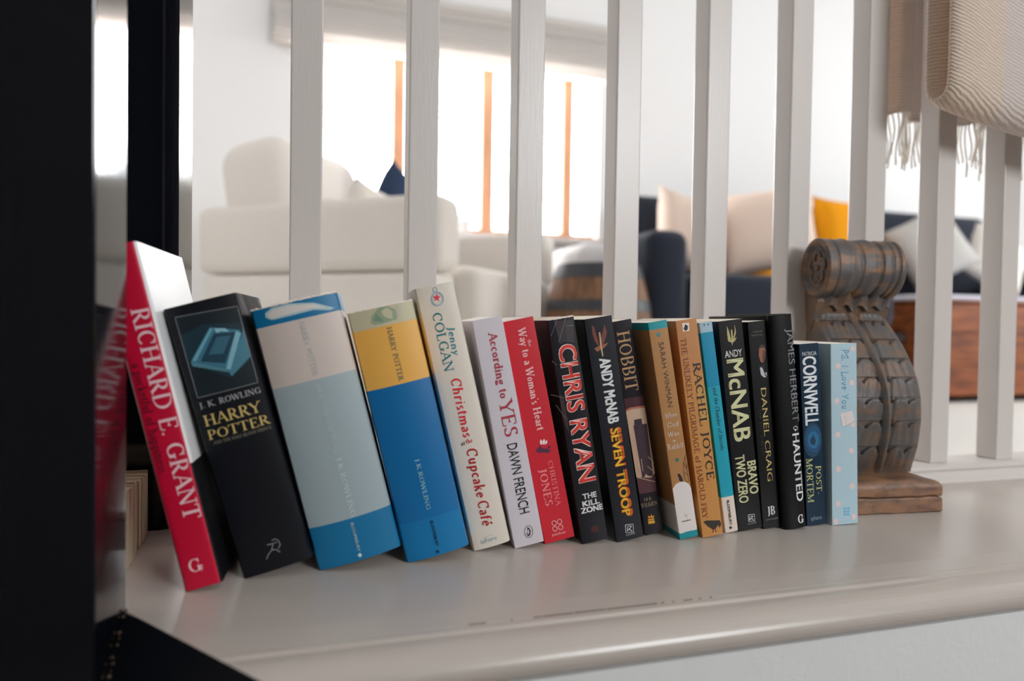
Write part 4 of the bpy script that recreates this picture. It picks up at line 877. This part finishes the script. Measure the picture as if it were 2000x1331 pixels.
zz = [.0335+(.242-.0335)*j/NV for j in range(NV+1)]
for z in zz:
    row = []
    base = psm(z); cyl = .0035
    for i in range(NU+1):
        a = 2*i/NU-1
        row.append(bm.verts.new((-UW+UW*i/NU, base+cyl*a*a*a*a*1.2-relief(a, z), z)))
    rows.append(row)
def backv(z): 
    if z < .12: return .098
    return .098+.007*math.sin(math.pi*min(1, (z-.12)/.12))
bk = [[bm.verts.new((-UW+q, backv(z), z)) for q in (0, UW)] for z in zz]
for j in range(NV):
    for i in range(NU): bm.faces.new((rows[j][i], rows[j][i+1], rows[j+1][i+1], rows[j+1][i]))
    bm.faces.new((bk[j][0], rows[j][0], rows[j+1][0], bk[j+1][0])); bm.faces.new((rows[j][NU], bk[j][1], bk[j+1][1], rows[j+1][NU])); bm.faces.new((bk[j][1], bk[j][0], bk[j+1][0], bk[j+1][1]))
bm.faces.new([*rows[0], bk[0][1], bk[0][0]]); bm.faces.new([*rows[-1], bk[-1][1], bk[-1][0]])
from_bm('leaf_carved_body', bm, corb_m, cb, smooth=True)
# scroll roll: elliptical section, banded along its length
cy_, cz_, ry_, rz_ = .0855, .2625, .0275, .0345
L0, L1 = -.0985, .0015
def rad(s, th):
    x = s*(L1-L0)
    k = 1.0
    for c, wd, am in ((.006, .004, -.0), (.0125, .0016, -.05), (.027, .0035, .04), (.041, .0022, -.06), (.0545, .0045, .035), (.066, .0022, -.085), (.0795, .0018, -.05), (.088, .0016, -.07)):
        cc = c+.0035*math.sin(th-.6)*(1 if .02 < c < .09 else 0)
        k += am*math.exp(-((x-cc)/wd)**2)
    k -= .035*math.sin(math.pi*s)
    if s < .02: k *= .93+.07*(s/.02)**.5
    if s > .95: k *= 1-.16*((s-.95)/.05)**2
    return k
bm = bmesh.new(); NS, NT = 130, 84; rows = []
for i in range(NS+1):
    s = i/NS
    rows.append([bm.verts.new((L0+(L1-L0)*s, cy_+ry_*rad(s, 2*math.pi*j/NT)*math.cos(2*math.pi*j/NT), cz_+rz_*rad(s, 2*math.pi*j/NT)*math.sin(2*math.pi*j/NT))) for j in range(NT)])
for a, b in zip(rows, rows[1:]):
    for j in range(NT): bm.faces.new((a[j], a[(j+1) % NT], b[(j+1) % NT], b[j]))
# left end: rim, dished field
prev = rows[0]
for k, dx in ((.90, -.0008), (.80, .0006), (.74, .0034), (.55, .0040), (.25, .0040)):
    cur = [bm.verts.new((L0+dx, cy_+ry_*k*math.cos(2*math.pi*j/NT), cz_+rz_*k*math.sin(2*math.pi*j/NT))) for j in range(NT)]
    for j in range(NT): bm.faces.new((prev[j], prev[(j+1) % NT], cur[(j+1) % NT], cur[j]))
    prev = cur
bm.faces.new(prev)
prev = rows[-1]
for k, dx in ((.7, .002), (.4, .0022)):
    cur = [bm.verts.new((L1+dx, cy_+ry_*k*math.cos(2*math.pi*j/NT), cz_+rz_*k*math.sin(2*math.pi*j/NT))) for j in range(NT)]
    for j in range(NT): bm.faces.new((prev[j], prev[(j+1) % NT], cur[(j+1) % NT], cur[j]))
    prev = cur
bm.faces.new(prev)
roll = from_bm('scroll_roll', bm, roll_m, cb, smooth='all')
# five-petalled flower on the roll's end
def petal_outline(k):
    bm = bmesh.new(); a0 = R(90+72*k)
    pts = []; c, s = math.cos(a0), math.sin(a0)
    for i in range(13):
        t = R(-125+250*i/12); px, py = .0105+.0062*math.cos(t), .0063*math.sin(t)
        q = (px*c-py*s, px*s+py*c); pts.append((L0+.0034, cy_+q[0]*.86, cz_+q[1]*1.08))
    tube(bm, pts, [.0005+.0011*math.sin(math.pi*i/12)**.5 for i in range(13)], 8); return bm
for k in range(5):
    from_bm('petal', petal_outline(k), corb_m, roll, smooth='all')
bm = bmesh.new(); bmesh.ops.create_uvsphere(bm, u_segments=14, v_segments=10, radius=.0034, matrix=Matrix.Translation((L0+.0038, cy_, cz_)))
from_bm('flower_centre', bm, roll_m, roll, smooth='all')
# side bracket between roll and body back (plain left cheek)
bm = bmesh.new()
ch = [(.110, .262), (.109, .235), (.107, .205), (.104, .19), (.098, .19), (.09, .205), (.084, .224), (.083, .25)]
extr = extrude_x(ch, -UW-.0008, -.0005); bm.free()
from_bm('scroll_cheek', extr, corb_m, cb)

# ------------------------------------------------------------------ knitted throw over the handrail
knit = bpy.data.materials.new('knit'); knit.use_nodes = True; nt = knit.node_tree; b = nt.nodes['Principled BSDF']; b.inputs['Roughness'].default_value = .95; b.inputs['Specular IOR Level'].default_value = .1; b.inputs['Sheen Weight'].default_value = .25
tc = nt.nodes.new('ShaderNodeTexCoord'); at = nt.nodes.new('ShaderNodeAttribute'); at.attribute_name = 'run'
wv = nt.nodes.new('ShaderNodeTexWave'); wv.wave_type = 'BANDS'; wv.bands_direction = 'Y'; wv.inputs['Scale'].default_value = 76; wv.inputs['Distortion'].default_value = 3.2; wv.inputs['Detail Scale'].default_value = 1.2; wv.inputs['Detail'].default_value = 2
nt.links.new(at.outputs['Vector'], wv.inputs['Vector'])
nz = nt.nodes.new('ShaderNodeTexNoise'); nz.inputs['Scale'].default_value = 420; nt.links.new(at.outputs['Vector'], nz.inputs['Vector'])
ad = nt.nodes.new('ShaderNodeMath'); ad.operation = 'MULTIPLY_ADD'; ad.inputs[1].default_value = .9; nt.links.new(nz.outputs[0], ad.inputs[0]); nt.links.new(wv.outputs[0], ad.inputs[2])
bp = nt.nodes.new('ShaderNodeBump'); bp.inputs['Distance'].default_value = .0008; nt.links.new(ad.outputs[0], bp.inputs['Height']); nt.links.new(bp.outputs[0], b.inputs['Normal'])
rp = nt.nodes.new('ShaderNodeValToRGB'); rp.color_ramp.elements[0].color = (*lin((208, 186, 168)), 1); rp.color_ramp.elements[1].color = (*lin((242, 228, 214)), 1); rp.color_ramp.elements[0].position = .2; rp.color_ramp.elements[1].position = 1.1 if False else 1
nt.links.new(ad.outputs[0], rp.inputs[0])
sx = nt.nodes.new('ShaderNodeSeparateXYZ'); nt.links.new(at.outputs['Vector'], sx.inputs[0])
gt = nt.nodes.new('ShaderNodeMath'); gt.operation = 'GREATER_THAN'; gt.inputs[1].default_value = .775; nt.links.new(sx.outputs[0], gt.inputs[0])
mx = nt.nodes.new('ShaderNodeMix'); mx.data_type = 'RGBA'; mx.inputs['B'].default_value = (*lin((226, 220, 220)), 1)
m3 = nt.nodes.new('ShaderNodeMath'); m3.operation = 'MULTIPLY'; m3.inputs[1].default_value = .55; nt.links.new(gt.outputs[0], m3.inputs[0])
nt.links.new(m3.outputs[0], mx.inputs['Factor']); nt.links.new(rp.outputs[0], mx.inputs['A']); nt.links.new(mx.outputs['Result'], b.inputs['Base Color'])
translucent(knit, .3)
thr = thing('knitted_throw', 'beige ribbed knitted throw hanging folded over the balustrade at top right', 'blanket')
def throw_strip(name, path_fn, x0, x1, nx, th, wob):
    """path_fn(x) -> list of (y,z) centre points; makes a thick sheet"""
    bm = bmesh.new(); lay = bm.verts.layers.float_vector.new('run'); O, I = [], []
    for i in range(nx+1):
        x = x0+(x1-x0)*i/nx; P = path_fn(x); n = len(P); s = 0; ro, ri = [], []
        for j, (y, z) in enumerate(P):
            a = P[max(j-1, 0)]; c = P[min(j+1, n-1)]; ty, tz = c[0]-a[0], c[1]-a[1]; L = math.hypot(ty, tz) or 1
            if j: s += math.dist(P[j-1], P[j])
            edge = min(1, (i/nx)*14+.0) ; k = th/2*math.sqrt(max(0, 1-(1-min(1, edge))**2)) if i < nx else th/2
            k = max(k, th*.12); wx = wob(x, s)
            for sg, row in ((1, ro), (-1, ri)):
                v = bm.verts.new((x+wx[0], y-tz/L*k*sg+wx[1], z+ty/L*k*sg)); v[lay] = (x, s+.012*math.sin((x-x0)*14), y); row.append(v)
        O.append(ro); I.append(ri)
    n = len(O[0])
    for i in range(nx):
        for j in range(n-1):
            bm.faces.new((O[i][j], O[i+1][j], O[i+1][j+1], O[i][j+1])); bm.faces.new((I[i][j], I[i][j+1], I[i+1][j+1], I[i+1][j]))
        for j in (0, n-1): bm.faces.new((O[i][j], O[i+1][j], I[i+1][j], I[i][j]))
    for j in range(n-1):
        for i in (0, nx): bm.faces.new((O[i][j], O[i][j+1], I[i][j+1], I[i][j]))
    return from_bm(name, bm, knit, thr, smooth='all')
def front_path(x):
    zb = .463-.13*(x-.704)
    yb, yf = -.0435, -.0735
    P = [(-.008, .866), (-.033, .864), (yb, .84)]
    P += [(yb, .84+(zb+.02-.84)*k/18) for k in range(1, 19)]
    rr = (yb-yf)/2; c = (yb+yf)/2
    P += [(c+rr*math.cos(a), zb+.016+.020*-math.sin(a)) for a in [math.pi*k/10 for k in range(1, 10)]]
    P += [(yf, zb+.02+(.84-zb-.02)*k/18) for k in range(0, 19)]+[(-.055, .873), (-.01, .882)]
    return P
throw_strip('front_fold', front_path, .6985, 1.25, 50, .017, lambda x, s: (.0, .0025*math.sin(x*31+s*3)*min(1, max(0, (s-.06)/.1)*max(0, min(1, (.9-s)/.1)))))
def back_path(x):
    zb = .488+.004*math.sin(x*90)
    return [(-.02, .858)]+[(.0, .864), (.045, .862), (.068, .845)]+[(.073, .83+(zb-.83)*k/20) for k in range(21)]
throw_strip('back_drop', back_path, .718, 1.25, 60, .01, lambda x, s: (0, (.009*math.sin(x*95)+.004*math.sin(x*210+1))*min(1, max(0, (s-.12)/.1))))
bm = bmesh.new(); random.seed(4)
for k in range(95):
    x = .722+k*.0038; yy = .073+.009*math.sin(x*95)+random.uniform(-.003, .003); L = random.uniform(.055, .08); z0 = .49
    tube(bm, [(x+.0015*math.sin(q*1.3+k), yy+.002*math.sin(q+k*.7), z0-L*q/5) for q in range(6)], .0011, 4)
fr = from_bm('fringe', bm, mat('fringe_wool', (250, 246, 240), .95, .1), thr, smooth='all'); fr['kind'] = 'stuff'; translucent(fr.data.materials[0], .4)

# ------------------------------------------------------------------ the living room
def rbox(bm, *a, bev=.03, seg=4): return bx(bm, *a, bev, seg)
def armchair(name, label, cloth, loc, rz, W=.94, Dp=.85, arm=.14, top=.65, seat=.42, back=.80, seam=.30):
    """front faces local +x, width along local y; near arm outer face at y=0"""
    t = thing(name, label, 'armchair', loc, (0, 0, rz))
    for y in (0, W-arm):
        from_bm('arm', rbox(bmesh.new(), -Dp, 0, y, y+arm, seam+.003, top, bev=.035), cloth, t, smooth=True)
        from_bm('arm_base', rbox(bmesh.new(), -Dp+.03, -.02, y+.004, y+arm-.004, .05, seam, bev=.018), cloth, t, smooth=True)
    from_bm('seat_base', rbox(bmesh.new(), -Dp+.04, .0, arm+.004, W-arm-.004, .06, .28, bev=.02), cloth, t, smooth=True)
    from_bm('seat_cushion', rbox(bmesh.new(), -Dp+.18, .04, arm+.006, W-arm-.006, .285, seat+.05, bev=.05), cloth, t, smooth=True)
    b = rbox(bmesh.new(), -Dp-.02, -Dp+.17, arm+.004, W-arm-.004, .286, back-.10, bev=.05)
    from_bm('backrest', b, cloth, t, smooth=True)
    for x in (-Dp+.08, -.08):
        for y in (.06, W-.06): from_bm('leg', bx(bmesh.new(), x-.02, x+.02, y-.02, y+.02, 0, .055), mat('dark_leg', (60, 44, 34), .5, .4), t)
    return t
ac = armchair('armchair', 'large white armchair by the window, seen from its side through the spindles', white_sofa, (.335, 1.095, FZ), R(-39), W=.95, seam=.44)
# loose white back cushion slumped over the back end of the chair
bc = from_bm('back_cushion', bx(bmesh.new(), -.15, .11, -.24, .24, -.2, .17, .085, 6), white_sofa, ac, smooth='all', loc=(-.66, .27, .70), rot=(0, R(-10), R(4)))
def pillow(label, m, loc, rot, s=.42, t=.15, nm='cushion'):
    o = from_bm(nm, cushion(s, s, t), m, smooth='all', loc=loc, rot=rot); return tag(o, label, 'cushion')
pillow('slate blue cushion on the white armchair against the bright window', blue_cloth, (.318, 1.80, .575), (R(10), R(22), R(51)), .29, .11)
pillow('white cushion beside the slate blue one on the white armchair', white_sofa, (.197, 1.561, .51), (R(8), R(8), R(51)), .235, .09)
# pale stool between the barrel and the sofa
st = thing('footstool', 'pale upholstered stool standing just behind the barrel table, left of the navy sofa', 'stool', (1.03, 1.81, FZ))
pale = mat('pale_grey_cloth', (224, 222, 222), .9, .15)
from_bm('stool_body', bx(bmesh.new(), -.072, .072, -.18, .18, .05, .42, .02, 3), pale, st, smooth=True)
from_bm('stool_cushion', bx(bmesh.new(), -.076, .076, -.185, .185, .422, .61, .05, 5), pale, st, smooth=True)
for x in (-.05, .05):
    for y in (-.15, .15): from_bm('leg', bx(bmesh.new(), x-.012, x+.012, y-.012, y+.012, 0, .05), mat('dark_leg', (60, 44, 34), .5, .4), st)
# barrel table
bt = thing('barrel_table', 'small wooden barrel table with dark metal hoops, between the white and navy seats', 'table', (.93, 1.42, FZ))
H_ = .50; prof_b = [(.135+.045*math.sin(math.pi*k/16), H_*k/16) for k in range(17)]
NST = 18
for k in range(NST):
    bm = bmesh.new(); a0, a1 = 2*math.pi*k/NST+.006, 2*math.pi*(k+1)/NST-.006; rows = []
    for r_, z in prof_b: rows.append([bm.verts.new((rr*math.cos(a), rr*math.sin(a), z)) for rr, a in ((r_, a0), (r_+.001, (a0+a1)/2), (r_, a1), (r_-.015, a1), (r_-.015, a0))])
    for a, b in zip(rows, rows[1:]):
        for i in range(5): bm.faces.new((a[i], a[(i+1) % 5], b[(i+1) % 5], b[i]))
    bm.faces.new(rows[0]); bm.faces.new(rows[-1]); from_bm('stave', bm, barrel_wood, bt, smooth=True)
def hoop(z0, z1):
    r = lambda z: .1375+.045*math.sin(math.pi*z/H_)
    return lathe([(r(z0)-.006, z0), (r(z0), z0), (r((z0+z1)/2)+.0005, (z0+z1)/2), (r(z1), z1), (r(z1)-.006, z1)], 36)
for z0, z1 in ((.455, .502), (.35, .385), (.12, .155), (.0, .045)): from_bm('hoop', hoop(z0, z1), iron, bt, smooth=True)
from_bm('barrel_head', lathe([(.001, .485), (.128, .485), (.128, .497), (.001, .497)], 32), barrel_wood, bt)
# navy sofa along the back wall
ns = thing('sofa', 'long navy blue sofa with cushions along the back wall', 'sofa', (0, 0, FZ))
F0 = 1.41
def piece(n, *a, bev=.03, m=navy): return from_bm(n, rbox(bmesh.new(), *a, bev=bev), m, ns, smooth=True)
piece('arm', 1.115, 1.275, F0, 2.02, .06, .638, bev=.05)
piece('seat_base', 1.28, 2.18, F0+.02, 2.46, .06, .30)
piece('seat_cushion', 1.285, 2.17, F0, 2.26, .305, .495, bev=.045)
piece('seat_base', 2.19, 3.70, 2.0, 2.5, .06, .30)
piece('seat_cushion', 2.2, 3.66, 1.99, 2.26, .305, .47, bev=.045)
piece('arm', 3.70, 3.86, 1.95, 2.5, .06, .64, bev=.04)
piece('back_frame', 1.5, 3.7, 2.47, 2.62, .06, .80)
for a, b, h in ((1.47, 2.05, .93), (2.06, 2.86, .935), (2.87, 3.68, .945)): piece('back_cushion', a, b, 2.27, 2.46, .48, h, bev=.05)
# cushions on the sofa
pillow('cream square cushion on the left of the navy sofa, just above its arm', cream_cloth, (1.68, 2.10, .615), (R(-16), R(14), R(10)), .38, .14)
pillow('pale pink-beige cushion leaning beside the cream one, mid sofa', cream_cloth, (1.97, 1.93, .63), (R(-14), R(-7), R(-35)), .40, .12)
pillow('mustard yellow cushion on the navy sofa directly above the carved corbel', mustard, (2.53, 2.10, .67), (R(-12), R(3), R(0)), .34, .13)
pillow('small mustard cushion tucked low behind the beige one', mustard, (2.03, 2.14, .56), (R(-10), R(10), R(8)), .30, .1)
pillow('light grey cushion at the right of the navy sofa, tilted', grey_cloth, (3.02, 2.05, .61), (R(-14), R(-28), R(-14)), .36, .15)
pillow('off-white cushion on the far right of the sofa', white_sofa, (3.46, 2.05, .56), (R(-20), R(30), R(-10)), .34, .13)
# wooden trunk
tk = thing('wooden_trunk', 'brown wooden trunk used as a coffee table in front of the sofa', 'trunk', (2.52, 1.55, FZ))
Lx, Ly, Lz = .98, .36, .435
z = .03; k = 0
for hh in (.13, .135, .13):
    box('plank', 0, Lx, 0, .02, z, z+hh-.004, trunk_wood, tk, bev=.003); box('plank', 0, .02, .0205, Ly-.0205, z, z+hh-.004, trunk_wood, tk, bev=.003)
    box('plank', Lx-.02, Lx, .0205, Ly-.0205, z, z+hh-.004, trunk_wood, tk, bev=.003); box('plank', 0, Lx, Ly-.02, Ly, z, z+hh-.004, trunk_wood, tk, bev=.003); z += hh
box('lid', -.012, Lx+.012, -.012, Ly+.012, z, Lz, trunk_wood, tk, bev=.006)
for x in (0, Lx-.06):
    for y in (0, Ly-.06): box('foot', x, x+.06, y, y+.06, 0, .03, mat('dark_wood', (70, 44, 30), .6, .3), tk)
bm = bmesh.new(); bmesh.ops.create_uvsphere(bm, u_segments=14, v_segments=10, radius=.022, matrix=Matrix.Translation((-.02, .17, .27)))
from_bm('handle', bm, iron, tk, smooth='all')
# pale cloth on the trunk
c = box('table_runner', 2.50, 3.5, 1.56, 1.92, FZ+Lz, FZ+Lz+.022, mat('lavender_white_cloth', (222, 222, 236), .9, .1), bev=.008)
tag(c, 'pale lavender-white folded cloth covering the top of the wooden trunk', 'cloth')
# little plant on the window sill
pp = thing('potted_plant', 'tiny green plant in a white pot on the bright window sill', 'plant', (.75, WY-.05, WZ0))
from_bm('pot', lathe([(.03, 0), (.038, .06), (.04, .065), (.034, .065), (.03, .055), (.001, .055)], 20), mat('white_ceramic', (235, 235, 235), .3, .5), pp, smooth=True)
bm = bmesh.new(); random.seed(9)
for k in range(60):
    a = random.uniform(0, 6.28); el = random.uniform(.3, 1.5); r_ = random.uniform(.02, .055)
    c0 = Vector((r_*math.cos(a)*math.cos(el), r_*math.sin(a)*math.cos(el), .065+r_*math.sin(el)))
    e1 = Vector((random.uniform(-1, 1), random.uniform(-1, 1), random.uniform(-.4, 1))).normalized(); e2 = e1.orthogonal().normalized()
    v = [bm.verts.new(c0+e1*.014), bm.verts.new(c0+e2*.006), bm.verts.new(c0-e1*.012), bm.verts.new(c0-e2*.006)]; bm.faces.new(v)
fo = from_bm('foliage', bm, leaf_m, pp); fo['kind'] = 'stuff'
